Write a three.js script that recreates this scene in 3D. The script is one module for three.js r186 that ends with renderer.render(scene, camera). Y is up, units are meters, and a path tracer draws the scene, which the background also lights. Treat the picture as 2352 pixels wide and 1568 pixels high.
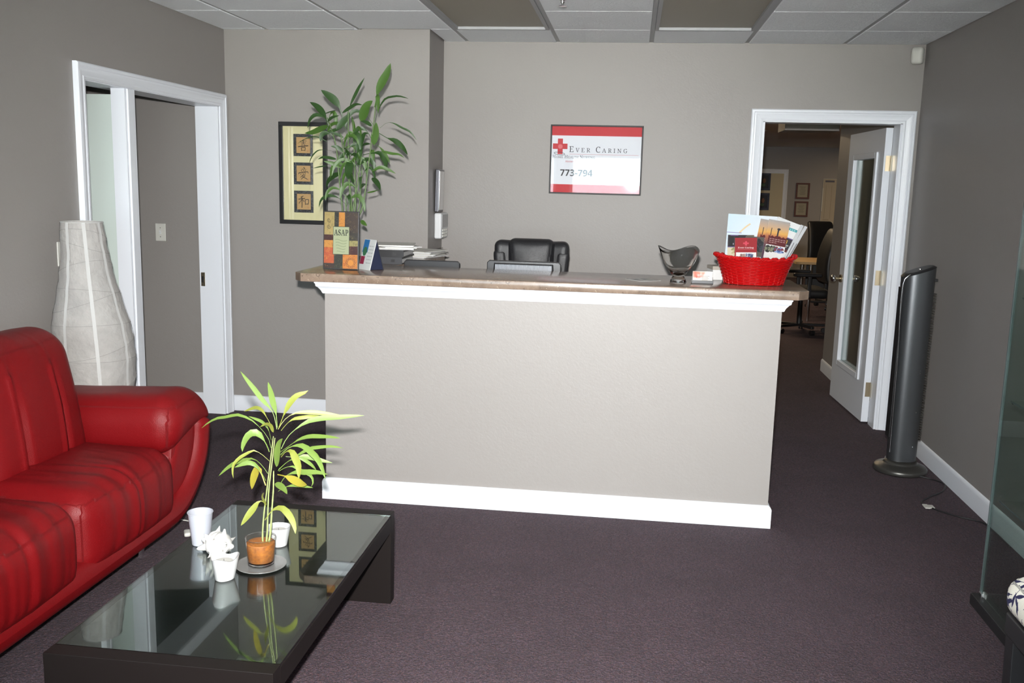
import * as THREE from 'three';
import { mergeGeometries, mergeVertices, toCreasedNormals } from 'three/addons/utils/BufferGeometryUtils.js';
import { RoundedBoxGeometry } from 'three/addons/geometries/RoundedBoxGeometry.js';
import { RectAreaLightUniformsLib } from 'three/addons/lights/RectAreaLightUniformsLib.js';

// ------------------------------------------------------------------ camera, sky, sun, flash, exposure
const scene = new THREE.Scene();
const renderer = new THREE.WebGLRenderer({ antialias: true });
renderer.toneMapping = THREE.LinearToneMapping;
renderer.toneMappingExposure = 2.05;
renderer.shadowMap.enabled = true;
RectAreaLightUniformsLib.init();

const camera = new THREE.PerspectiveCamera(2 * Math.atan(784 / 2153.56) * 180 / Math.PI, 2352 / 1568, 0.05, 80);
camera.position.set(0, 1.5666, 0);
camera.rotation.set(-0.1651, 0.1237, 0.0253, 'YXZ');
camera.updateMatrixWorld();
scene.add(camera);

// sky: pale daylight, brighter towards the horizon
{
  const w = 64, h = 32, d = new Float32Array(w * h * 4);
  for (let y = 0; y < h; y++) {
    const e = Math.max(0, (y + 0.5) / h * 2 - 1), t = Math.pow(e, 0.6);
    for (let x = 0; x < w; x++) d.set([4.6 - 2.3 * t, 5.2 - 1.9 * t, 6.0 - 1.4 * t, 1], (y * w + x) * 4);
  }
  const sky = new THREE.DataTexture(d, w, h, THREE.RGBAFormat, THREE.FloatType);
  sky.mapping = THREE.EquirectangularReflectionMapping;
  sky.magFilter = sky.minFilter = THREE.LinearFilter;
  sky.needsUpdate = true;
  scene.background = sky;
}
const sun = new THREE.DirectionalLight(new THREE.Color(1, 0.95, 0.86), 52);
sun.position.set(14, 16, 9);
sun.target.position.set(0, 0, 4);
sun.castShadow = true;
sun.shadow.mapSize.set(2048, 2048);
Object.assign(sun.shadow.camera, { left: -22, right: 22, top: 22, bottom: -22, near: 1, far: 60 });
scene.add(sun, sun.target);

// the photographer's flash, a hand's breadth above the lens
const flash = new THREE.SpotLight(new THREE.Color(1, 0.98, 0.955), 58, 0, 0.72, 1, 2);
flash.position.set(-0.02, 0.125, 0.02).applyMatrix4(camera.matrixWorld);
flash.target.position.set(-0.2, -0.28, -5).applyMatrix4(camera.matrixWorld);
flash.castShadow = true;
flash.shadow.radius = 1.2;
flash.shadow.mapSize.set(2048, 2048);
scene.add(flash, flash.target);

// ------------------------------------------------------------------ helpers
let seed = 7;
const rnd = () => { seed = (seed * 1664525 + 1013904223) >>> 0; return seed / 4294967296; };
const rr = (a, b) => a + (b - a) * rnd();
const V = (x, y, z) => new THREE.Vector3(x, y, z);
const lin = (r, g, b) => new THREE.Color().setRGB(r, g, b);
const used = new Map();
function numbered(n) { const k = used.get(n) ?? 0; used.set(n, k + 1); return k ? `${n}_${String(k).padStart(3, '0')}` : n; }
function shade(o) { o.castShadow = true; o.receiveShadow = true; return o; }
function part(parent, name, geo, mat, label) {
  const m = shade(new THREE.Mesh(geo, mat));
  m.name = name;
  if (label) m.userData.label = label;
  parent.add(m);
  return m;
}
function thing(name, label, category, pos = [0, 0, 0], turn = 0, group) {
  const o = new THREE.Group();
  o.name = numbered(name); o.position.set(...pos); o.rotation.y = turn;
  o.userData = { label, category };
  if (group) o.userData.group = group;
  scene.add(o);
  return o;
}
function struct(name, geo, mat, label, category = 'wall') {
  const m = shade(new THREE.Mesh(geo, mat));
  m.name = name; m.userData = { kind: 'structure', label, category };
  scene.add(m);
  return m;
}
function structGroup(name, label, category) {
  const o = new THREE.Group();
  o.name = name; o.userData = { kind: 'structure', label, category };
  scene.add(o);
  return o;
}
// geometry given in world coordinates, handed to a thing whose base stands elsewhere
const rel = (o, g) => g.translate(-o.position.x, -o.position.y, -o.position.z);
const clean = (g) => { const n = g.index ? g.toNonIndexed() : g; for (const k of Object.keys(n.attributes)) if (!['position', 'normal', 'uv'].includes(k)) n.deleteAttribute(k); return n; };
const merge = (list) => mergeGeometries(list.map(clean));
// uv in metres, by the way each face points
function metric(g0, s = 1) {
  const g = g0.index ? g0.toNonIndexed() : g0, p = g.attributes.position, uv = new Float32Array(p.count * 2);
  const a = V(), b = V(), c = V();
  for (let i = 0; i < p.count; i += 3) {
    a.fromBufferAttribute(p, i); b.fromBufferAttribute(p, i + 1).sub(a); c.fromBufferAttribute(p, i + 2).sub(a);
    b.cross(c); const x = Math.abs(b.x), y = Math.abs(b.y), z = Math.abs(b.z);
    for (let k = 0; k < 3; k++) {
      const px = p.getX(i + k), py = p.getY(i + k), pz = p.getZ(i + k);
      const [u, v] = y >= x && y >= z ? [px, pz] : x >= z ? [pz, py] : [px, py];
      uv.set([u * s, v * s], (i + k) * 2);
    }
  }
  g.setAttribute('uv', new THREE.BufferAttribute(uv, 2));
  return g;
}
// box between two corners
function bx(x0, x1, y0, y1, z0, z1, r = 0) {
  const w = Math.abs(x1 - x0), h = Math.abs(y1 - y0), d = Math.abs(z1 - z0);
  const g = r ? new RoundedBoxGeometry(w, h, d, 2, Math.min(r, w / 2.01, h / 2.01, d / 2.01)) : new THREE.BoxGeometry(w, h, d);
  return metric(g.translate((x0 + x1) / 2, (y0 + y1) / 2, (z0 + z1) / 2));
}
// box standing on the origin's plane, centred
const slab = (w, h, d, r = 0) => bx(-w / 2, w / 2, 0, h, -d / 2, d / 2, r);
// a grid surface
function grid(nu, nv, fn, { capU = false } = {}) {
  const pos = [], uv = [], idx = [];
  for (let i = 0; i <= nu; i++) for (let j = 0; j <= nv; j++) { const p = fn(i / nu, j / nv, i, j); pos.push(p[0], p[1], p[2]); uv.push(p[3] ?? i / nu, p[4] ?? j / nv); }
  const at = (i, j) => i * (nv + 1) + j;
  for (let i = 0; i < nu; i++) for (let j = 0; j < nv; j++) idx.push(at(i, j), at(i + 1, j), at(i + 1, j + 1), at(i, j), at(i + 1, j + 1), at(i, j + 1));
  if (capU) for (const i of [0, nu]) for (let j = 1; j < nv - 1; j++) i ? idx.push(at(i, 0), at(i, j), at(i, j + 1)) : idx.push(at(i, 0), at(i, j + 1), at(i, j));
  const g = new THREE.BufferGeometry();
  g.setAttribute('position', new THREE.Float32BufferAttribute(pos, 3));
  g.setAttribute('uv', new THREE.Float32BufferAttribute(uv, 2));
  g.setIndex(idx);
  g.computeVertexNormals();
  return g;
}
// profile [w, d] swept along stations: place(j, w, d) -> point
function sweep(profile, stations, place, crease = 0.5) {
  const closed = [...profile, profile[0]];
  const g = grid(stations - 1, profile.length, (u, v, i, j) => place(i, ...closed[j]), { capU: true });
  return metric(toCreasedNormals(g, crease));
}
function taper(points, radius, { seg = 8, radial = 8, closed = false } = {}) {
  const c = new THREE.CatmullRomCurve3(points, closed, 'centripetal'), n = seg * (points.length - (closed ? 0 : 1)), f = c.computeFrenetFrames(n, closed);
  const rad = typeof radius === 'function' ? radius : () => radius;
  return grid(n, radial, (t, v, i) => {
    const p = c.getPointAt(t), a = v * Math.PI * 2, r = rad(t), N = f.normals[i], B = f.binormals[i], x = Math.cos(a) * r, y = Math.sin(a) * r;
    return [p.x + N.x * x + B.x * y, p.y + N.y * x + B.y * y, p.z + N.z * x + B.z * y, t, v];
  }, { capU: !closed });
}
const lathe = (pts, n = 32) => new THREE.LatheGeometry(pts.map(([x, y]) => new THREE.Vector2(x, y)), n);
function poly(points, depth, bevel = 0) {   // outline in (x, y), thickness along z
  const s = new THREE.Shape(points.map(([x, y]) => new THREE.Vector2(x, y)));
  return new THREE.ExtrudeGeometry(s, { depth: depth - 2 * bevel, bevelEnabled: bevel > 0, bevelThickness: bevel, bevelSize: bevel, bevelOffset: -bevel, bevelSegments: 2, curveSegments: 12 }).translate(0, 0, bevel);
}
// soft upholstered block: half sizes, rounding, then a free push of every vertex
function soft(hx, hy, hz, r, n, push) {
  let g = new THREE.BoxGeometry(2 * hx, 2 * hy, 2 * hz, n[0], n[1], n[2]);
  g.deleteAttribute('normal'); g.deleteAttribute('uv');
  g = mergeVertices(g, 1e-5);
  const p = g.attributes.position, v = V(), q = V();
  for (let i = 0; i < p.count; i++) {
    v.fromBufferAttribute(p, i);
    q.set(THREE.MathUtils.clamp(v.x, -hx + r, hx - r), THREE.MathUtils.clamp(v.y, -hy + r, hy - r), THREE.MathUtils.clamp(v.z, -hz + r, hz - r));
    v.sub(q);
    const L = v.length();
    if (L > 1e-9) v.multiplyScalar(r / L * Math.min(1, L / r * 1.001 + (L > r ? 1 : 0)));
    v.add(q);
    if (push) push(v, v.x / hx, v.y / hy, v.z / hz);
    p.setXYZ(i, v.x, v.y, v.z);
  }
  g.computeVertexNormals();
  const nrm = g.attributes.normal, uv = new Float32Array(p.count * 2);
  for (let i = 0; i < p.count; i++) { const ax = Math.abs(nrm.getX(i)), ay = Math.abs(nrm.getY(i)); uv.set(ay > 0.6 ? [p.getX(i), p.getZ(i)] : ax > 0.6 ? [p.getY(i), p.getZ(i)] : [p.getX(i), p.getY(i)], i * 2); }
  g.setAttribute('uv', new THREE.BufferAttribute(uv, 2));
  return g;
}
// tileable value noise
function lattice(n, s) { const a = new Float32Array(n * n); let k = s >>> 0; for (let i = 0; i < a.length; i++) { k = (k * 1664525 + 1013904223) >>> 0; a[i] = k / 4294967296; } return a; }
function noiseField(size, period, octaves, s, gain = 0.5) {
  const out = new Float32Array(size * size); let amp = 1, tot = 0, n = period;
  for (let o = 0; o < octaves; o++, n *= 2, amp *= gain) {
    const L = lattice(n, s + o * 977); tot += amp;
    for (let y = 0; y < size; y++) {
      const fy = y / size * n, y0 = Math.floor(fy), ty = fy - y0, sy = ty * ty * (3 - 2 * ty), r0 = (y0 % n) * n, r1 = ((y0 + 1) % n) * n;
      for (let x = 0; x < size; x++) {
        const fx = x / size * n, x0 = Math.floor(fx), tx = fx - x0, sx = tx * tx * (3 - 2 * tx), c0 = x0 % n, c1 = (x0 + 1) % n;
        const a = L[r0 + c0] + (L[r0 + c1] - L[r0 + c0]) * sx, b = L[r1 + c0] + (L[r1 + c1] - L[r1 + c0]) * sx;
        out[y * size + x] += amp * (a + (b - a) * sy);
      }
    }
  }
  for (let i = 0; i < out.length; i++) out[i] /= tot;
  return out;
}
function dataTex(size, fn, { srgb = false, rep = 1 } = {}) {
  const d = new Uint8Array(size * size * 4);
  for (let i = 0; i < size * size; i++) { const c = fn(i, i % size, Math.floor(i / size)); d.set([c[0], c[1], c[2], 255], i * 4); }
  const t = new THREE.DataTexture(d, size, size);
  t.wrapS = t.wrapT = THREE.RepeatWrapping; t.magFilter = THREE.LinearFilter; t.minFilter = THREE.LinearMipmapLinearFilter; t.generateMipmaps = true;
  if (srgb) t.colorSpace = THREE.SRGBColorSpace;
  t.repeat.set(rep, rep); t.needsUpdate = true;
  return t;
}
const grey = (field, rep, lo = 0, hi = 1) => dataTex(Math.sqrt(field.length), (i) => { const v = Math.max(0, Math.min(255, (field[i] - lo) / (hi - lo) * 255)); return [v, v, v]; }, { rep });
function canvasTex(w, h, draw) {
  const c = document.createElement('canvas'); c.width = w; c.height = h;
  draw(c.getContext('2d'), w, h);
  const t = new THREE.CanvasTexture(c); t.colorSpace = THREE.SRGBColorSpace; t.magFilter = THREE.LinearFilter;
  return t;
}
const std = (o) => new THREE.MeshStandardMaterial(o);
const phys = (o) => new THREE.MeshPhysicalMaterial(o);

// ------------------------------------------------------------------ materials
const nA = noiseField(512, 8, 6, 11, 0.6), nB = noiseField(512, 32, 4, 23, 0.7), nC = noiseField(512, 128, 2, 31, 0.8), nD = noiseField(512, 4, 3, 41, 0.5);
const M = {};
M.wall = std({ color: lin(0.268, 0.251, 0.237), roughness: 0.5, bumpMap: grey(nB, 3), bumpScale: 0.0004 });
M.trim = std({ color: lin(0.74, 0.77, 0.82), roughness: 0.35 });
{
  // carpet: dark plum loop pile flecked with brown, rust, blue grey
  const tones = [[58, 48, 56], [70, 58, 66], [84, 70, 78], [96, 84, 90], [92, 66, 62], [62, 64, 74], [78, 72, 68], [48, 40, 48]];
  const map = dataTex(512, (i) => { const v = nC[i] * 0.72 + nB[(i * 7 + 913) % nB.length] * 0.28; const c = tones[Math.floor((v * 37.7 + nC[(i + 131) % nC.length] * 11) % tones.length)]; const k = 0.82 + 0.5 * nC[i] * (0.7 + 0.5 * nD[i]); return c.map((x) => Math.min(255, (x - 66) * k * 1.25 + 66 * k * 0.84)).map((x) => Math.max(14, x)); }, { srgb: true, rep: 1.3 });
  const bump = grey(nC, 1.3);
  M.carpet = std({ map, color: lin(0.8, 0.79, 0.81), roughness: 1, bumpMap: bump, bumpScale: 0.004 });
}
{
  const pits = dataTex(512, (i) => { const v = nB[i] * 0.5 + nC[i] * 0.5; const p = v < 0.4 ? 60 : 120 + v * 130; return [p, p, p]; }, { rep: 3.2 });
  M.tile = std({ color: lin(0.89, 0.915, 0.945), roughness: 1, bumpMap: pits, bumpScale: 0.003 });
}
M.grid = std({ color: lin(0.36, 0.37, 0.38), roughness: 0.5 });  // grey holds the shade of the recessed bars; troffer frames share it
M.plenum = std({ color: lin(0.3, 0.3, 0.3), roughness: 1 });
M.lens = phys({ color: lin(0.26, 0.235, 0.18), roughness: 0.42, bumpMap: grey(nC, 8), bumpScale: 0.0012 });
{
  const map = dataTex(512, (i) => { const v = nA[i], w = nB[i], s = nC[i] * 0.5 + nB[(i + 5000) % nB.length] * 0.5; let c = [102 + v * 46, 87 + v * 42, 75 + v * 38]; if (s > 0.7) c = [168, 154, 135]; if (w < 0.3) c = c.map((x) => x * 0.82); return c.map((x) => Math.min(255, x)); }, { srgb: true, rep: 2.2 });
  M.laminate = phys({ map, roughness: 0.22, clearcoat: 0.3, clearcoatRoughness: 0.15 });
}
M.leather = phys({ color: lin(0.148, 0.0025, 0.004), roughness: 0.46, specularIntensity: 0.5, bumpMap: grey(nC, 5), bumpScale: 0.0006 });
M.blackLeather = phys({ color: lin(0.012, 0.012, 0.014), roughness: 0.38, bumpMap: grey(nC, 6), bumpScale: 0.0006 });
M.black = std({ color: lin(0.012, 0.012, 0.013), roughness: 0.45 });
M.blackPlastic = std({ color: lin(0.018, 0.018, 0.02), roughness: 0.35 });
M.charcoal = std({ color: lin(0.03, 0.031, 0.036), roughness: 0.6 });
M.espresso = phys({ color: lin(0.0065, 0.0045, 0.004), specularIntensity: 0.4, roughness: 0.5, bumpMap: grey(nA, 2), bumpScale: 0.0002 });
M.deep = std({ color: lin(0.012, 0.013, 0.013), roughness: 0.5 });
M.glass = phys({ color: lin(0.93, 0.97, 0.95), transmission: 1, roughness: 0.0, ior: 1.5, thickness: 0.006, attenuationColor: lin(0.55, 0.8, 0.7), attenuationDistance: 0.08 });
M.clearGlass = phys({ color: lin(0.97, 0.97, 0.96), transmission: 1, roughness: 0.01, ior: 1.5, thickness: 0.006 });
M.smokedGlass = phys({ color: lin(0.75, 0.74, 0.70), transmission: 1, roughness: 0.01, ior: 1.52, thickness: 0.006, attenuationColor: lin(0.55, 0.53, 0.46), attenuationDistance: 0.03 });
M.thinGlass = phys({ color: lin(0.95, 0.95, 0.94), transmission: 1, roughness: 0.02, ior: 1.5, thickness: 0, side: THREE.DoubleSide });
M.greenEdge = phys({ color: lin(0.11, 0.15, 0.15), roughness: 0.15 });
M.pictureGlass = phys({ color: lin(0.99, 0.99, 0.99), transmission: 1, roughness: 0.02, ior: 1.45, thickness: 0 });
M.pane = phys({ color: lin(0.9, 0.94, 0.92), transmission: 1, roughness: 0, ior: 1.5, thickness: 0 });
M.chrome = std({ color: lin(0.75, 0.75, 0.76), metalness: 1, roughness: 0.16 });
M.brass = std({ color: lin(0.62, 0.52, 0.36), metalness: 1, roughness: 0.3 });
M.silver = std({ color: lin(0.10, 0.105, 0.11), metalness: 0.75, roughness: 0.36 });
M.darkSilver = std({ color: lin(0.07, 0.068, 0.062), metalness: 0.6, roughness: 0.35 });
M.white = std({ color: lin(0.62, 0.63, 0.64), roughness: 0.4 });
M.paper = std({ color: lin(0.55, 0.55, 0.545), roughness: 0.8 });
M.ivory = std({ color: lin(0.58, 0.575, 0.53), roughness: 0.45 });
{
  const fib = noiseField(512, 16, 5, 77, 0.7);
  const map = dataTex(512, (i) => { const v = fib[i] * 0.6 + nA[i] * 0.4; const k = 152 + v * 48; return [k, k * 0.985, k * 0.965]; }, { srgb: true, rep: 1 });
  M.ricePaper = phys({ map, roughness: 0.95, transmission: 0.25, thickness: 0, bumpMap: grey(fib, 1), bumpScale: 0.006, side: THREE.DoubleSide });
  M.riceRib = std({ color: lin(0.46, 0.46, 0.45), roughness: 0.9 });
}
M.cup = phys({ color: lin(0.46, 0.475, 0.53), roughness: 0.28, transmission: 0.3, thickness: 0, side: THREE.DoubleSide });
M.milk = phys({ color: lin(0.43, 0.435, 0.435), roughness: 0.25, clearcoat: 0.4, clearcoatRoughness: 0.1 });
M.wax = phys({ color: lin(0.42, 0.41, 0.385), roughness: 0.5 });
M.shell = std({ color: lin(0.47, 0.465, 0.445), roughness: 0.7 });
M.pebble = std({ map: dataTex(256, (i, x, y) => { const v = nB[(y * 2 * 512 + x * 2) % nB.length], w = nA[(y * 2 * 512 + x * 2) % nA.length]; return [104 + v * 74, 54 + v * 50 + w * 16, 20 + w * 36]; }, { srgb: true, rep: 1 }), roughness: 0.6 });
M.redWicker = phys({ color: lin(0.36, 0.002, 0.003), roughness: 0.3, clearcoat: 0.6, clearcoatRoughness: 0.12 });
M.stem = std({ color: lin(0.22, 0.26, 0.10), roughness: 0.6 });
M.caneGreen = std({ color: lin(0.06, 0.11, 0.025), roughness: 0.45 });
const leafMat = (c) => phys({ color: c, roughness: 0.5, side: THREE.DoubleSide, transmission: 0.2, thickness: 0 });
M.leaf = [leafMat(lin(0.15, 0.235, 0.045)), leafMat(lin(0.225, 0.25, 0.04)), leafMat(lin(0.30, 0.26, 0.03)), leafMat(lin(0.018, 0.058, 0.008)), leafMat(lin(0.045, 0.11, 0.012))];
M.officeWood = std({ color: lin(0.42, 0.28, 0.13), roughness: 0.45 });
const print = (tex, o = {}) => std({ map: tex, color: lin(0.62, 0.62, 0.62), roughness: 0.55, ...o });

// ------------------------------------------------------------------ room shell
const XL = -2.66, XR = 1.79, ZB = -6.43, ZL = -5.98, XB = -1.31, ZR = 1.2, CH = 2.505;
const DOORH = 2.018;
const floorMesh = struct('floor', bx(-5, 7, -0.12, 0, -18.2, 1.36), M.carpet, 'dark plum flecked carpet covering the whole floor', 'floor');
// left wall with its wide doorway
struct('wall_left', merge([
  bx(XL - 0.14, XL, 0, 2.75, ZR, -4.36), bx(XL - 0.14, XL, DOORH + 0.015, 2.75, -4.36, -5.87), bx(XL - 0.14, XL, 0, 2.75, -5.87, ZL),
]), M.wall, 'taupe side wall behind the red sofa, with a wide doorway');
struct('wall_back_left', bx(XL - 0.14, XB, 0, 2.75, ZL, ZB - 0.14), M.wall, 'taupe wall that steps forward behind the calligraphy picture');
struct('wall_back', merge([
  bx(XB, 0.815, 0, 2.75, ZB, ZB - 0.14), bx(0.815, 1.69, DOORH + 0.015, 2.75, ZB, ZB - 0.14), bx(1.69, XR + 0.14, 0, 2.75, ZB, ZB - 0.14),
]), M.wall, 'taupe wall behind the reception counter, with a door to the office');
struct('wall_right', bx(XR, XR + 0.14, 0, 2.75, ZR, ZB), M.wall, 'taupe side wall behind the tower fan and glass cabinet');
// street front with three windows behind the photographer
const WIN = [[-2.25, -1.15], [-0.95, 0.15], [0.35, 1.45]];
{
  const y0 = 0.8, y1 = 2.1, g = [bx(XL - 0.14, XR + 0.14, 0, y0, ZR, ZR + 0.16), bx(XL - 0.14, XR + 0.14, y1, 2.75, ZR, ZR + 0.16)];
  let x = XL - 0.14;
  for (const [a, b] of WIN) { g.push(bx(x, a, y0, y1, ZR, ZR + 0.16)); x = b; }
  g.push(bx(x, XR + 0.14, y0, y1, ZR, ZR + 0.16));
  struct('wall_front', merge(g), M.wall, 'taupe street wall with three windows');
  WIN.forEach(([a, b], i) => {
    const w = structGroup(`window_${i + 1}`, ['white framed street window beside the sofa wall', 'white framed middle street window', 'white framed street window beside the cabinet wall'][i], 'window');
    const f = 0.045, zc = ZR + 0.08;
    for (const [p, q, r, s] of [[a, b, y0, y0 + f], [a, b, y1 - f, y1], [a, a + f, y0 + f, y1 - f], [b - f, b, y0 + f, y1 - f], [a + f, b - f, (y0 + y1) / 2 - 0.02, (y0 + y1) / 2 + 0.02]]) part(w, 'frame', bx(p, q, r, s, zc - 0.03, zc + 0.03), M.trim);
    part(w, 'pane', bx(a + f, b - f, y0 + f, (y0 + y1) / 2 - 0.02, zc - 0.003, zc + 0.003), M.pane);
    part(w, 'pane', bx(a + f, b - f, (y0 + y1) / 2 + 0.02, y1 - f, zc - 0.003, zc + 0.003), M.pane);
    part(w, 'sill', bx(a - 0.03, b + 0.03, y0 - 0.03, y0 + 0.002, ZR - 0.05, ZR + 0.05, 0.006), M.trim);
  });
}
struct('pavement', bx(-26, 26, -0.14, -0.02, 1.37, 30), std({ color: lin(0.54, 0.53, 0.51), roughness: 0.95, bumpMap: grey(nA, 1), bumpScale: 0.002 }), 'pale concrete pavement out of view, bouncing daylight through the street windows to the ceiling', 'pavement');  // unseen ground, kept pale to bounce daylight up to the ceiling
// hall behind the left doorway
struct('wall_hall_back', bx(-4.6, XL - 0.14, 0, 2.75, -6.0, -6.14), M.wall, 'taupe hall wall with a light switch, seen through the left doorway');
struct('wall_hall_left', bx(-4.74, -4.6, 0, 2.75, -3.6, -6.14), M.wall, 'taupe end wall of the hall beyond the left doorway');
struct('wall_hall_front', bx(-4.6, XL - 0.14, 0, 2.75, -3.6, -3.74), M.wall, 'taupe near wall of the hall beyond the left doorway');
struct('ceiling_hall', bx(-4.74, XL - 0.14, 2.44, 2.75, -3.6, -6.0), M.plenum, 'plain ceiling of the hall', 'ceiling');
// office behind the back door
struct('wall_office_right', bx(1.74, 1.88, 0, 2.7, ZB - 0.14, -8.54), M.wall, 'taupe office wall that runs back beside the open glass door');
struct('wall_office_step', bx(1.88, 6.6, 0, 2.7, -8.4, -8.54), M.wall, 'taupe office wall behind the corner');
struct('wall_office_east', bx(6.6, 6.74, 0, 2.7, -8.4, -18.14), M.wall, 'taupe far side wall of the office');
struct('wall_office_far', bx(-3.2, 6.6, 0, 2.7, -18, -18.14), M.wall, 'taupe far office wall with framed certificates');
struct('wall_office_left', bx(-3.34, -3.2, 0, 2.7, ZB - 0.14, -18.14), M.wall, 'taupe left wall of the office');
struct('wall_office_front', bx(-3.2, XL - 0.14, 0, 2.7, ZB - 0.14, ZB), M.wall, 'taupe near corner wall of the office');
struct('ceiling_office', bx(-3.34, 6.74, 2.38, 2.7, ZB - 0.14, -18.14), std({ color: lin(0.8, 0.82, 0.85), roughness: 1 }), 'plain office ceiling', 'ceiling');
struct('trim_office_soffit', bx(1.28, 1.74, 2.1, 2.38, -8.6, -9.0), M.wall, 'taupe dropped beam under the office ceiling', 'beam');

// ------------------------------------------------------------------ suspended ceiling: tiles and bars
{
  const T = 0.6096, X0 = -1.15, c = structGroup('ceiling', 'suspended ceiling of white mineral tiles in a metal grid, its grey holding the recess shade', 'ceiling');
  part(c, 'deck', bx(XL - 0.14, XR + 0.14, 2.66, 2.76, ZR + 0.16, ZB - 0.14), M.plenum);
  const xs = [XL]; for (let n = -2; n <= 4; n++) xs.push(X0 + n * T); xs.push(XR);
  const zs = [ZB]; for (let z = -5.92; z < ZR - 0.05; z += T) zs.push(z); zs.push(ZR);
  const cache = new Map();
  for (let i = 0; i < xs.length - 1; i++) for (let j = 0; j < zs.length - 1; j++) {
    let a = xs[i], b = xs[i + 1]; let z0 = zs[j], z1 = zs[j + 1];
    if ((i === 3 || i === 5) && (j === 1 || j === 2)) continue;         // the two light fittings
    if (z0 < ZL) { if (b <= XB + 0.01) { if (z1 <= ZL) continue; z0 = ZL; } else if (a < XB) { a = XB; } }
    a += i ? 0.013 : 0.002; b -= i < xs.length - 2 ? 0.013 : 0.002; z0 += 0.0035; z1 -= 0.0035;
    if (z1 - z0 < 0.02 || b - a < 0.02) continue;
    const key = [a, b, z0, z1].map((q) => q.toFixed(3)).join();
    if (!cache.has(key)) cache.set(key, bx(a, b, CH, CH + 0.018, z0, z1, 0.004));
    part(c, 'tile', cache.get(key), M.tile);
  }
  for (let i = 1; i < xs.length - 1; i++) part(c, 'main_bar', bx(xs[i] - 0.012, xs[i] + 0.012, CH + 0.005, CH + 0.045, ZR, xs[i] < XB ? ZL : ZB), M.grid);
  for (let j = 1; j < zs.length - 1; j++) for (const [a, b] of j === 2 ? [[XL, xs[3]], [xs[4], xs[5]], [xs[6], XR]] : [[XL, XR]]) part(c, 'cross_bar', bx(a, b, CH + 0.008, CH + 0.04, zs[j] - 0.012, zs[j] + 0.012), M.grid);
  // two unlit troffers
  for (const [i, label] of [[3, 'unlit ceiling troffer with a dull lens, nearer the calligraphy wall'], [5, 'unlit ceiling troffer with a dull lens, nearer the office door']]) {
    const x0 = xs[i] + 0.013, x1 = xs[i + 1] - 0.013, z0 = zs[1] + 0.004, z1 = zs[3] - 0.004, xm = (x0 + x1) / 2, zm = (z0 + z1) / 2, f = 0.022;
    const t = thing('ceiling_light', label, 'light', [xm, CH - 0.004, zm], 0, 'unlit ceiling troffers');
    const g = (...q) => rel(t, bx(...q));
    part(t, 'frame', merge([g(x0, x1, CH - 0.004, CH + 0.02, z0, z0 + f), g(x0, x1, CH - 0.004, CH + 0.02, z1 - f, z1), g(x0, x0 + f, CH - 0.004, CH + 0.02, z0 + f, z1 - f), g(x1 - f, x1, CH - 0.004, CH + 0.02, z0 + f, z1 - f)]), M.grid);
    part(t, 'lens', g(x0 + f, x1 - f, CH + 0.012, CH + 0.016, z0 + f, z1 - f), M.lens, 'dull yellow grey prismatic lens');
    part(t, 'housing', g(x0 + 0.005, x1 - 0.005, CH + 0.03, CH + 0.13, z0 + 0.005, z1 - 0.005), M.white);
  }
  const s = thing('sprinkler_head', 'small chrome fire sprinkler hanging from a ceiling tile', 'sprinkler', [-0.40, CH - 0.045, -4.93]);
  part(s, 'escutcheon', lathe([[0.0, 0.045], [0.034, 0.045], [0.036, 0.04], [0.02, 0.034], [0, 0.034]], 24), M.chrome);
  part(s, 'body', lathe([[0, 0.036], [0.011, 0.036], [0.011, 0.02], [0.006, 0.014], [0.006, 0.004], [0, 0.004]], 16), M.chrome);
  part(s, 'deflector', lathe([[0, 0.004], [0.02, 0.004], [0.022, 0.001], [0, 0]], 18), M.chrome);
}

// ------------------------------------------------------------------ mouldings
const CASING = [[0, 0], [0, 0.012], [0.012, 0.016], [0.018, 0.013], [0.04, 0.018], [0.048, 0.022], [0.056, 0.021], [0.060, 0.026], [0.072, 0.026], [0.078, 0.02], [0.078, 0]];
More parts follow.
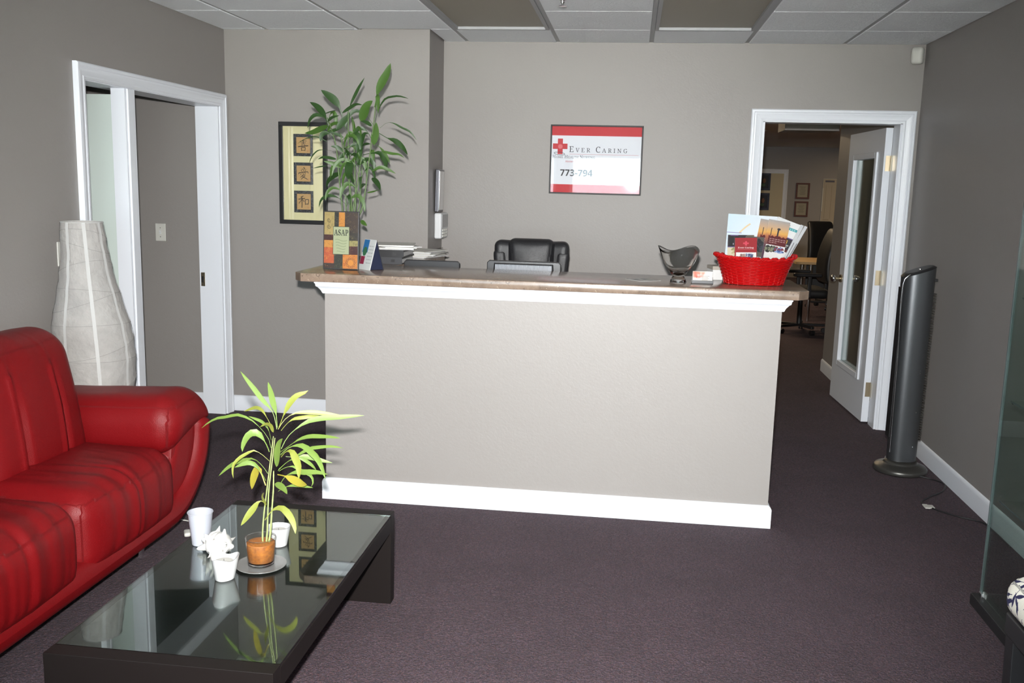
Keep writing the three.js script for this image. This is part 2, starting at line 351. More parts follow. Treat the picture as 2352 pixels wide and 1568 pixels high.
// casing round an opening; to(u, y, d) puts (along wall, up, off the wall)
const casing = (u0, u1, h, to) => sweep(CASING, 4, (i, w, d) => (i === 0 ? to(u0 - w, 0, d) : i === 1 ? to(u0 - w, h + w, d) : i === 2 ? to(u1 + w, h + w, d) : to(u1 + w, 0, d)));
const BASE = [[0, 0], [0.013, 0], [0.013, 0.088], [0.009, 0.098], [0.004, 0.104], [0, 0.106]];
const baseRun = (pts) => sweep(BASE, pts.length, (i, d, y) => pts[i](d, y));
{
  // left doorway: casing, jamb lining, mullion
  const t = structGroup('trim_1', 'white casing and jambs of the wide left doorway', 'door frame');
  part(t, 'casing', casing(-5.87, -4.36, DOORH, (u, y, d) => [XL + d, y, u]), M.trim);
  part(t, 'jamb', bx(XL - 0.15, XL + 0.004, 0, DOORH, -5.87, -5.852), M.trim);
  part(t, 'jamb', bx(XL - 0.15, XL + 0.004, 0, DOORH, -4.378, -4.36), M.trim);
  part(t, 'head_jamb', bx(XL - 0.15, XL + 0.004, DOORH - 0.004, DOORH + 0.015, -5.87, -4.36), M.trim);
  part(t, 'mullion', merge([bx(XL - 0.075, XL + 0.003, 0, DOORH - 0.004, -4.835, -4.735), bx(XL - 0.003, XL + 0.012, 0, DOORH - 0.004, -4.80, -4.752, 0.004)]), M.trim);
  const strike = part(t, 'strike_plate', bx(-2.80, -2.774, 0.86, 0.95, -5.851, -5.849), M.brass, 'small brass strike plate');
  part(strike, 'strike_hole', bx(-2.795, -2.782, 0.885, 0.925, -5.849, -5.8475), M.black);
  // back doorway
  const b = structGroup('trim_2', 'white casing and jambs of the office doorway', 'door frame');
  part(b, 'casing', casing(0.815, 1.69, DOORH, (u, y, d) => [u, y, ZB + d]), M.trim);
  part(b, 'jamb', bx(0.811, 0.829, 0, DOORH, ZB - 0.145, ZB + 0.004), M.trim);
  part(b, 'jamb', bx(1.676, 1.694, 0, DOORH, ZB - 0.145, ZB + 0.004), M.trim);
  part(b, 'head_jamb', bx(0.815, 1.69, DOORH - 0.004, DOORH + 0.015, ZB - 0.145, ZB + 0.004), M.trim);
  // baseboards
  struct('baseboard_left', baseRun([(d, y) => [XL + d, y, -4.282], (d, y) => [XL + d, y, ZR]]), M.trim, 'white baseboard along the sofa wall', 'baseboard');
  struct('baseboard_back_left', baseRun([(d, y) => [XL, y, ZL + d], (d, y) => [XB + d, y, ZL + d], (d, y) => [XB + d, y, ZB + d], (d, y) => [0.736, y, ZB + d]]), M.trim, 'white baseboard below the calligraphy picture and behind the counter', 'baseboard');
  struct('baseboard_right', baseRun([(d, y) => [XR - d, y, ZR], (d, y) => [XR - d, y, ZB + 0.03]]), M.trim, 'white baseboard along the tower fan wall', 'baseboard');
  struct('baseboard_hall', baseRun([(d, y) => [-4.6, y, -6.0 + d], (d, y) => [XL - 0.15, y, -6.0 + d]]), M.trim, 'white baseboard on the hall wall under the light switch', 'baseboard');
  struct('baseboard_office', baseRun([(d, y) => [1.74 - d, y, -6.6], (d, y) => [1.74 - d, y, -8.54]]), M.trim, 'white baseboard on the office wall by the glass door', 'baseboard');
}
// pale green hall door standing open against the mullion
{
  const d = structGroup('door_1', 'pale green white flush door standing open behind the left mullion', 'door');
  part(d, 'leaf', bx(-3.40, XL - 0.062, 0.012, 1.985, -4.80, -4.76, 0.002), std({ color: lin(0.58, 0.66, 0.62), roughness: 0.5, bumpMap: grey(nA, 1), bumpScale: 0.0006 }));
  for (const y of [0.25, 1.0, 1.75]) part(d, 'hinge', bx(XL - 0.070, XL - 0.058, y - 0.045, y + 0.045, -4.761, -4.752), M.brass);
}
// glazed office door, swung open
{
  const d = structGroup('door_2', 'white office door with one tall glass pane, swung open', 'door');
  d.position.set(1.676, 0, -6.585); d.rotation.y = Math.PI / 2 + 0.045;                // local x runs from the hinge to the free edge
  const L = 0.86, h0 = 0.012, h1 = 2.0, t0 = -0.046, t1 = 0, leaf = M.trim;
  const g0 = 0.15, g1 = L - 0.15, gy0 = 0.30, gy1 = 1.83;
  part(d, 'stile', bx(0, g0, h0, h1, t0, t1), leaf); part(d, 'stile', bx(g1, L, h0, h1, t0, t1), leaf);
  part(d, 'rail', bx(g0, g1, h0, gy0, t0, t1), leaf); part(d, 'rail', bx(g0, g1, gy1, h1, t0, t1), leaf);
  part(d, 'pane', bx(g0 - 0.005, g1 + 0.005, gy0 - 0.005, gy1 + 0.005, -0.026, -0.02), M.pane, 'tall clear glass pane');
  for (const [a, b, c, e] of [[g0 - 0.02, g0 + 0.022, gy0 - 0.02, gy1 + 0.02], [g1 - 0.022, g1 + 0.02, gy0 - 0.02, gy1 + 0.02], [g0 + 0.022, g1 - 0.022, gy0 - 0.02, gy0 + 0.022], [g0 + 0.022, g1 - 0.022, gy1 - 0.022, gy1 + 0.02]])
    part(d, 'glazing_bead', merge([bx(a, b, c, e, t1 - 0.018, t1 + 0.012, 0.005), bx(a, b, c, e, t0 - 0.012, t0 + 0.018, 0.005)]), M.trim);
  part(d, 'edge', bx(-0.002, 0.0, h0, h1, t0, t1), M.trim, 'white painted hinge edge');
  for (const y of [0.24, 1.01, 1.77]) {
    const h = part(d, 'hinge', bx(-0.0045, -0.002, y - 0.05, y + 0.05, t0 + 0.012, t1 + 0.004), M.brass, 'brass butt hinge');
    part(h, 'knuckle', new THREE.CylinderGeometry(0.006, 0.006, 0.1, 12).translate(-0.006, y, t1 + 0.006), M.brass);
    part(h, 'jamb_leaf', bx(-0.044, -0.012, y - 0.05, y + 0.05, -0.004, -0.001), M.ivory);
  }
  for (const s of [1, -1]) {
    const z = s > 0 ? t1 : t0;
    const kn = part(d, 'lever', merge([new THREE.CylinderGeometry(0.03, 0.03, 0.012, 24).rotateX(Math.PI / 2).translate(L - 0.07, 0.93, z + s * 0.006), new THREE.CylinderGeometry(0.011, 0.011, 0.05, 14).rotateX(Math.PI / 2).translate(L - 0.07, 0.93, z + s * 0.03)]), M.brass, 'brass door knob');
    part(kn, 'knob', new THREE.SphereGeometry(0.027, 20, 14).scale(1, 1, 0.8).translate(L - 0.07, 0.93, z + s * 0.062), M.chrome);
  }
  d.userData.label = 'white office door with one tall glass pane, swung open';
}

// ------------------------------------------------------------------ reception counter
const CZ = -4.357, CX0 = -1.459, CX1 = 0.693, CT = 1.13;
{
  const c = thing('reception_counter', 'half height taupe reception counter with white crown moulding and white base', 'counter', [-0.38, 0, CZ]);
  const w = (g) => rel(c, g);
  part(c, 'front_panel', w(bx(CX0, CX1, 0, 1.088, CZ, CZ - 0.12)), M.wall);
  part(c, 'side_panel', w(bx(CX0, CX0 + 0.12, 0, 1.088, CZ - 0.12, ZL + 0.001)), M.wall);
  part(c, 'side_panel', w(bx(CX1 - 0.12, CX1, 0, 1.088, CZ - 0.12, -4.80)), M.wall);
  const crown = [[0, 0], [0.008, 0], [0.012, 0.008], [0.014, 0.014], [0.026, 0.030], [0.034, 0.036], [0.036, 0.048], [0.040, 0.052], [0.040, 0.058], [0, 0.058]];
  const round = (d, y, i) => [[CX0 - d, y, ZL + 0.002], [CX0 - d, y, CZ + d], [CX1 + d, y, CZ + d], [CX1 + d, y, -4.80]][i];
  part(c, 'crown_moulding', w(sweep(crown, 4, (i, d, y) => round(d, 1.03 + y, i))), M.trim, 'white crown moulding under the countertop');
  part(c, 'base_moulding', w(sweep([[0, 0], [0.016, 0], [0.016, 0.09], [0.012, 0.1], [0.006, 0.106], [0, 0.108]], 4, (i, d, y) => round(d, y, i))), M.trim, 'white base moulding');
  part(c, 'worktop', w(bx(CX0 + 0.12, CX1 - 0.12, 0.72, 0.75, CZ - 0.12, -5.22, 0.004)), M.laminate, 'lower desk behind the counter');
  part(c, 'desk_leg', w(bx(0.5, 0.53, 0, 0.72, CZ - 0.14, -5.2)), M.charcoal);
  part(c, 'desk_leg', w(bx(-0.95, -0.92, 0, 0.72, CZ - 0.14, -5.2)), M.charcoal);
  const out = [[-1.555, -4.29], [0.752, -4.29], [0.803, -4.345], [0.803, -4.87], [-1.24, -4.87], [-1.12, -5.6], [-1.30, -6.428], [-1.308, -6.428], [-1.308, -5.978], [-1.60, -5.978], [-1.60, -4.345]];
  const top = poly(out.map(([x, z]) => [x, -z]), 0.04, 0.0025).rotateX(-Math.PI / 2);
  const t = thing('countertop', 'beige brown stone pattern laminate countertop with clipped corners', 'countertop', [-0.38, 1.09, -4.58]);
  part(t, 'slab', rel(t, metric(toCreasedNormals(top.translate(0, 1.09, 0), 0.6))), M.laminate);
}

// ------------------------------------------------------------------ red sofa
{
  const s = thing('sofa', 'red leather two seat sofa with flared arms, against the side wall', 'sofa', [-2.2, 0, -2.84]);
  const wr = (a, b) => { const x = a * 60, y = b * 60; const f = (p, q) => { const i = Math.floor(p), j = Math.floor(q), u = p - i, v = q - j; const h = (m, n) => nC[(((m % 128) + 128) % 128 * 4 + (((n % 128) + 128) % 128) * 4 * 512)]; return (h(i, j) * (1 - u) + h(i + 1, j) * u) * (1 - v) + (h(i, j + 1) * (1 - u) + h(i + 1, j + 1) * u) * v; }; return f(x, y) - 0.5; };
  const base = s.position;
  const add = (name, g, label) => part(s, name, g, M.leather, label);
  // shell: boat shaped frame, local z: far arm negative
  const half = 1.02;
  const prof = (k) => { // outline in (z, y)
    const r = [[-0.66, 0.13], [0.66, 0.13]];
    const arc = [];
    for (let i = 0; i <= 12; i++) { const a = i / 12; arc.push([0.70 + 0.27 * Math.pow(Math.sin(a * Math.PI / 2), 0.9), 0.13 + 0.40 * Math.pow(a, 1.55)]); }
    const right = [...arc.slice(0, 12), [0.93, 0.50], [0.88, 0.52], [0.72, 0.50], [0.69, 0.30]];
    return [...right, ...right.slice().reverse().map(([z, y]) => [-z, y])];
  };
  const shell = poly(prof(), 0.68, 0.02).rotateY(Math.PI / 2).translate(-0.33, 0, 0);
  add('frame', mergeVertices(toCreasedNormals(metric(shell), 0.7)), 'boat shaped red leather base');
  // piped lip that runs along the front foot and up both arm fronts
  const lip = [];
  for (let i = 0; i <= 10; i++) { const a = 1 - i / 10; lip.push(V(0.352, 0.195 + 0.325 * Math.pow(a, 1.5), 0.66 + 0.285 * Math.pow(Math.sin(a * Math.PI / 2), 0.9))); }
  const path = [V(0.31, 0.565, 0.955), ...lip, ...[0.4, 0.1, -0.1, -0.4].map((z) => V(0.352, 0.19, z)), ...lip.slice().reverse().map((p) => V(p.x, p.y, -p.z)), V(0.31, 0.565, -0.955)];
  {
    const c = new THREE.CatmullRomCurve3(path), n = 160;
    add('lip', grid(n, 16, (t, v, i) => { const p = c.getPointAt(Math.min(1, t)), g = c.getTangentAt(Math.min(1, t)), a = v * Math.PI * 2; const N = V(0, -g.z, g.y).normalize(); const rN = 0.058, rX = 0.05; const e = Math.min(1, Math.min(t, 1 - t) * 30 + 0.3); return [p.x + Math.cos(a) * rX * e, p.y + N.y * Math.sin(a) * rN * e, p.z + N.z * Math.sin(a) * rN * e, t * 4, v * 0.3]; }, { capU: true }), 'rounded red leather lip');
  }
  // arm pads
  for (const d of [-1, 1]) {
    const g = soft(0.36, 0.105, 0.195, 0.10, [40, 16, 28], (v, x, y, z) => {
      const out = z * d > 0 ? z * d : 0;                                  // roll over outwards
      v.y += 0.022 * (1 - z * z) + 0.015 * x - 0.055 * out * out;
      if (y < 0) v.y += -y * (0.085 * out - 0.06 * Math.max(0, -z * d));
      if (x > 0.5) v.x -= 0.05 * (x - 0.5) * Math.max(0, y);
      v.y += 0.004 * wr(v.x * 0.25, v.z * 0.2 + d);
    });
    add('armrest', g.translate(0.035, 0.545, d * 0.845));
    add('arm_front', soft(0.05, 0.20, 0.12, 0.045, [8, 24, 18], (v, x, y, z) => { v.z += d * (0.09 * y + 0.03 * y * y); v.x -= 0.012 * Math.max(0, -z * d); }).translate(0.315, 0.375, d * 0.80), 'red leather arm front panel');
  }
  // seat cushions, with pull folds over the front edge
  for (const d of [-1, 1]) {
    const g = soft(0.375, 0.15, 0.338, 0.085, [64, 26, 72], (v, x, y, z) => {
      if (y > 0) v.y += 0.035 * (1 - z * z * z * z) * (1 - x * x * 0.6);
      const front = THREE.MathUtils.smoothstep(x, -0.5, 1);
      const bow = v.z * 0.9 + 0.16 * x * x * (z > 0 ? 1 : -1) * 0.3;
      const fold = Math.abs(wr(bow * 0.42 + d, v.x * 0.06)) * 2 - 0.5 + 0.6 * wr(bow * 0.9 + 3 * d, v.x * 0.1 + v.y * 0.05);
      const k = 0.011 * (0.25 + 0.75 * front) * (y > -0.6 ? 1 : 0.3);
      if (x > 0.55) v.x += k * fold * (x - 0.55) / 0.45;
      if (y > 0.2) v.y += k * fold;
      if (x > 0) v.x += 0.03 * (1 - z * z) * x * (1 - y * y);
    });
    add('seat_cushion', g.translate(0.022, 0.325, d * 0.338));
  }
  // back cushions, tall and leaning, with two stitched pleats each
  for (const d of [-1, 1]) {
    const g = soft(0.14, 0.295, 0.338, 0.12, [20, 48, 60], (v, x, y, z) => {
      const pleat = (c) => Math.exp(-Math.pow((z - c) / 0.045, 2)) * THREE.MathUtils.smoothstep(0.75 - y, 0, 0.9);
      v.x += 0.045 * x * (1 - z * z) * (1 - y * y * 0.7);
      if (x > 0) v.x -= 0.02 * (pleat(0.36) + pleat(-0.36)) - 0.012 * (Math.exp(-Math.pow((z - 0.43) / 0.03, 2)) + Math.exp(-Math.pow((z + 0.29) / 0.03, 2))) * (y < 0.5 ? 1 : 0.2);
      v.z *= 1 - 0.05 * Math.max(0, y) * y;
      if (y > 0.6) v.y += 0.02 * wr(v.z * 0.2 + d * 2, 0.3) * (y - 0.6) / 0.4 + 0.02 * (1 - z * z) * (y - 0.6);
      v.x += 0.006 * wr(v.z * 0.22 + d, v.y * 0.16);
    });
    g.rotateZ(0.17);
    add('back_cushion', g.translate(-0.135, 0.665, d * 0.338));
  }
  add('back_frame', soft(0.06, 0.31, 0.86, 0.05, [6, 20, 40], (v, x, y) => { v.x -= 0.05 * y; }).translate(-0.34, 0.50, 0));
  part(s, 'plinth', bx(-0.30, 0.27, 0.06, 0.135, -0.74, 0.74, 0.01), M.black, 'black recessed plinth');
  for (const [x, z] of [[0.22, -0.66], [0.22, 0.66], [-0.26, -0.66], [-0.26, 0.66]]) part(s, 'foot', new THREE.CylinderGeometry(0.02, 0.016, 0.062, 14).translate(x, 0.031, z), M.chrome, 'short metal foot');
}

// ------------------------------------------------------------------ coffee table
{
  const t = thing('coffee_table', 'low espresso coffee table with slab ends and an inset glass top', 'table', [-1.147, 0, -2.685]);
  const w = (g) => rel(t, g), x0 = -1.456, x1 = -0.838, z0 = -3.29, z1 = -2.08, H = 0.35, e = 0.05;
  part(t, 'end_panel', w(bx(x0, x1, 0, H, z0, z0 + e, 0.002)), M.espresso); part(t, 'end_panel', w(bx(x0, x1, 0, H, z1 - e, z1, 0.002)), M.espresso);
  part(t, 'apron', w(bx(x1 - 0.022, x1, H - 0.068, H - 0.009, z0 + e, z1 - e, 0.002)), M.espresso); part(t, 'apron', w(bx(x0, x0 + 0.022, H - 0.068, H - 0.009, z0 + e, z1 - e, 0.002)), M.espresso);
  part(t, 'under_panel', w(bx(x0 + 0.022, x1 - 0.022, H - 0.03, H - 0.010, z0 + e, z1 - e)), phys({ color: lin(0.009, 0.0095, 0.0095), roughness: 0.14, ior: 1.5 }), 'black gloss panel under the glass');
  part(t, 'glass_top', w(bx(x0 + 0.001, x1 - 0.001, H - 0.0085, H - 0.0005, z0 + e + 0.001, z1 - e - 0.001, 0.0012)), M.glass, 'clear green edged glass plate');
}
const TT = 0.3495;

// ------------------------------------------------------------------ plants
function leafGeo(a, width, petiole, k) {
  const pts = []; for (let i = 0; i < a.length; i += 3) pts.push(V(a[i], a[i + 1], a[i + 2]));
  const c = new THREE.CatmullRomCurve3(pts, false, 'centripetal'), n = 12, up = V(Math.sin(k * 2.3) * 0.35, 0.35 + 0.3 * Math.cos(k * 1.7), 1).normalize();
  return grid(n, 2, (t, v, i, j) => {
    const p = c.getPointAt(t), g = c.getTangentAt(t), side = V().crossVectors(g, up).normalize(), nn = V().crossVectors(side, g).normalize();
    let w;
    if (petiole) w = t < 0.3 ? 0.13 : 0.13 + 0.87 * Math.pow(Math.sin(Math.PI * Math.pow((t - 0.3) / 0.7, 0.8)), 0.85); else w = 0.08 + 0.92 * Math.pow(Math.sin(Math.PI * Math.pow(t, 0.75)), 0.8);
    if (t === 1) w = 0.02;
    const s = (j - 1) * width * 0.5 * w, f = j === 1 ? -0.1 * width * w : 0;
    return [p.x + side.x * s + nn.x * f, p.y + side.y * s + nn.y * f, p.z + side.z * s + nn.z * f];
  });
}
function plant(o, leaves, stems, root, stemMat) {
  for (const [, r, ...a] of stems) {
    const pts = []; for (let i = 0; i < a.length; i += 3) pts.push(V(a[i], a[i + 1], a[i + 2]));
    if (root) pts.unshift(V(root.x + (pts[0].x - root.x) * 0.6, root.y, root.z + (pts[0].z - root.z) * 0.6));
    part(o, 'stem', rel(o, taper(pts, (t) => r * 0.8 * (1 - 0.45 * t) * (1 + 0.18 * Math.max(0, Math.cos(t * 60))), { seg: 10, radial: 8 })), stemMat);
  }
  leaves.forEach(([c, w, ...a], k) => part(o, 'leaf', rel(o, leafGeo(a, w, a.length >= 15, k)), M.leaf[c]));
}
const TABLE_LEAVES = [
  [0, 0.0156, -1.066, 0.801, -2.714, -1.083, 0.852, -2.725, -1.120, 0.887, -2.735, -1.151, 0.918, -2.746, -1.181, 0.947, -2.756, -1.204, 0.968, -2.767],
  [0, 0.0188, -1.065, 0.806, -2.714, -1.076, 0.845, -2.734, -1.094, 0.879, -2.754, -1.109, 0.907, -2.774, -1.124, 0.932, -2.793],
  [1, 0.0201, -1.060, 0.806, -2.714, -1.043, 0.851, -2.718, -1.024, 0.888, -2.722, -1.003, 0.910, -2.726, -0.982, 0.918, -2.731, -0.971, 0.925, -2.735],
  [1, 0.0113, -1.081, 0.805, -2.714, -1.105, 0.835, -2.728, -1.126, 0.853, -2.742, -1.149, 0.856, -2.755, -1.175, 0.846, -2.769, -1.202, 0.834, -2.783],
  [0, 0.0100, -1.086, 0.740, -2.714, -1.098, 0.766, -2.725, -1.132, 0.799, -2.736, -1.166, 0.819, -2.747, -1.215, 0.829, -2.757, -1.251, 0.817, -2.768, -1.292, 0.807, -2.779, -1.327, 0.787, -2.790, -1.355, 0.765, -2.801],
  [0, 0.0100, -1.085, 0.765, -2.714, -1.097, 0.800, -2.719, -1.116, 0.818, -2.724, -1.144, 0.827, -2.729, -1.166, 0.832, -2.734],
  [1, 0.0113, -1.078, 0.790, -2.714, -1.076, 0.820, -2.686, -1.080, 0.831, -2.658, -1.086, 0.829, -2.630],
  [0, 0.0239, -1.092, 0.727, -2.714, -1.098, 0.754, -2.705, -1.111, 0.780, -2.697, -1.123, 0.794, -2.688, -1.139, 0.792, -2.680, -1.151, 0.775, -2.671, -1.156, 0.755, -2.662, -1.154, 0.740, -2.654],
  [1, 0.0113, -1.092, 0.697, -2.714, -1.114, 0.720, -2.706, -1.136, 0.733, -2.699, -1.156, 0.724, -2.691, -1.178, 0.710, -2.684, -1.193, 0.691, -2.676, -1.194, 0.671, -2.669, -1.188, 0.651, -2.661],
  [0, 0.0126, -1.098, 0.656, -2.714, -1.119, 0.677, -2.723, -1.151, 0.695, -2.733, -1.183, 0.688, -2.742, -1.221, 0.672, -2.751, -1.254, 0.649, -2.760, -1.287, 0.618, -2.770],
  [0, 0.0151, -1.105, 0.632, -2.714, -1.118, 0.657, -2.713, -1.137, 0.682, -2.711, -1.156, 0.689, -2.710, -1.179, 0.683, -2.708, -1.204, 0.671, -2.707],
  [2, 0.0264, -1.106, 0.617, -2.714, -1.122, 0.649, -2.723, -1.135, 0.668, -2.732, -1.153, 0.641, -2.741, -1.165, 0.609, -2.750, -1.171, 0.585, -2.759],
  [1, 0.0138, -1.062, 0.801, -2.714, -1.046, 0.829, -2.725, -1.020, 0.848, -2.736, -0.986, 0.852, -2.747, -0.952, 0.850, -2.758, -0.905, 0.844, -2.769, -0.871, 0.838, -2.779],
  [1, 0.0126, -1.053, 0.797, -2.714, -1.038, 0.818, -2.730, -1.024, 0.828, -2.746, -1.004, 0.830, -2.761, -0.974, 0.832, -2.777, -0.949, 0.830, -2.793],
  [0, 0.0176, -1.053, 0.739, -2.714, -1.036, 0.775, -2.722, -1.006, 0.805, -2.730, -0.971, 0.827, -2.738, -0.923, 0.838, -2.747, -0.876, 0.841, -2.755, -0.841, 0.844, -2.763, -0.803, 0.846, -2.771],
  [0, 0.0138, -1.056, 0.729, -2.714, -1.025, 0.752, -2.700, -0.985, 0.781, -2.686, -0.947, 0.797, -2.671, -0.906, 0.803, -2.657, -0.870, 0.807, -2.643, -0.836, 0.809, -2.629],
  [0, 0.0214, -1.056, 0.719, -2.714, -1.027, 0.746, -2.705, -0.996, 0.759, -2.695, -0.970, 0.760, -2.686, -0.945, 0.747, -2.676, -0.922, 0.731, -2.667, -0.904, 0.705, -2.658, -0.889, 0.672, -2.648],
  [0, 0.0113, -1.062, 0.673, -2.714, -1.027, 0.704, -2.704, -0.988, 0.731, -2.694, -0.952, 0.754, -2.683, -0.912, 0.765, -2.673, -0.872, 0.772, -2.663, -0.834, 0.772, -2.653],
  [1, 0.0239, -1.054, 0.712, -2.714, -1.034, 0.734, -2.702, -1.012, 0.741, -2.690, -0.995, 0.723, -2.678, -0.981, 0.703, -2.666, -0.975, 0.665, -2.654],
  [0, 0.0163, -1.065, 0.668, -2.714, -1.036, 0.696, -2.726, -0.997, 0.710, -2.739, -0.971, 0.706, -2.751, -0.938, 0.694, -2.763, -0.909, 0.685, -2.775],
  [0, 0.0113, -1.039, 0.715, -2.714, -0.997, 0.710, -2.724, -0.975, 0.696, -2.733, -0.961, 0.679, -2.743, -0.954, 0.665, -2.752],
  [0, 0.0126, -1.062, 0.666, -2.714, -1.038, 0.681, -2.710, -1.011, 0.687, -2.706, -0.987, 0.677, -2.701, -0.953, 0.665, -2.697, -0.944, 0.647, -2.693, -0.948, 0.631, -2.689],
  [0, 0.0176, -1.058, 0.625, -2.714, -1.036, 0.655, -2.705, -1.000, 0.673, -2.695, -0.966, 0.678, -2.686, -0.926, 0.683, -2.677, -0.888, 0.681, -2.668],
  [2, 0.0251, -1.067, 0.655, -2.714, -1.038, 0.658, -2.696, -1.001, 0.653, -2.679, -0.970, 0.648, -2.661, -0.946, 0.652, -2.643],
  [0, 0.0251, -1.070, 0.680, -2.714, -1.060, 0.722, -2.694, -1.045, 0.766, -2.674, -1.025, 0.790, -2.654],
  [0, 0.0201, -1.076, 0.624, -2.714, -1.053, 0.627, -2.694, -1.030, 0.623, -2.674, -1.013, 0.615, -2.654],
  [0, 0.0100, -1.066, 0.600, -2.714, -1.038, 0.618, -2.709, -1.011, 0.627, -2.703, -0.976, 0.628, -2.698, -0.944, 0.627, -2.693],
  [1, 0.0223, -1.107, 0.546, -2.714, -1.109, 0.565, -2.704, -1.118, 0.572, -2.694, -1.135, 0.550, -2.684, -1.150, 0.528, -2.674, -1.169, 0.498, -2.664],
  [1, 0.0223, -1.111, 0.502, -2.714, -1.079, 0.542, -2.704, -1.046, 0.553, -2.694, -1.018, 0.534, -2.684, -1.000, 0.509, -2.674, -0.992, 0.484, -2.664],
  [1, 0.0145, -1.106, 0.551, -2.714, -1.106, 0.589, -2.689, -1.091, 0.611, -2.664],
];
const TABLE_STEMS = [
  [0, 0.0036, -1.119, 0.461, -2.714, -1.113, 0.526, -2.714, -1.106, 0.576, -2.714, -1.095, 0.655, -2.714, -1.084, 0.734, -2.714, -1.078, 0.778, -2.714],
  [0, 0.0036, -1.104, 0.462, -2.714, -1.100, 0.537, -2.714, -1.096, 0.601, -2.714, -1.085, 0.685, -2.714, -1.073, 0.773, -2.714],
  [0, 0.0045, -1.094, 0.458, -2.714, -1.087, 0.538, -2.714, -1.081, 0.607, -2.714, -1.079, 0.666, -2.714],
];
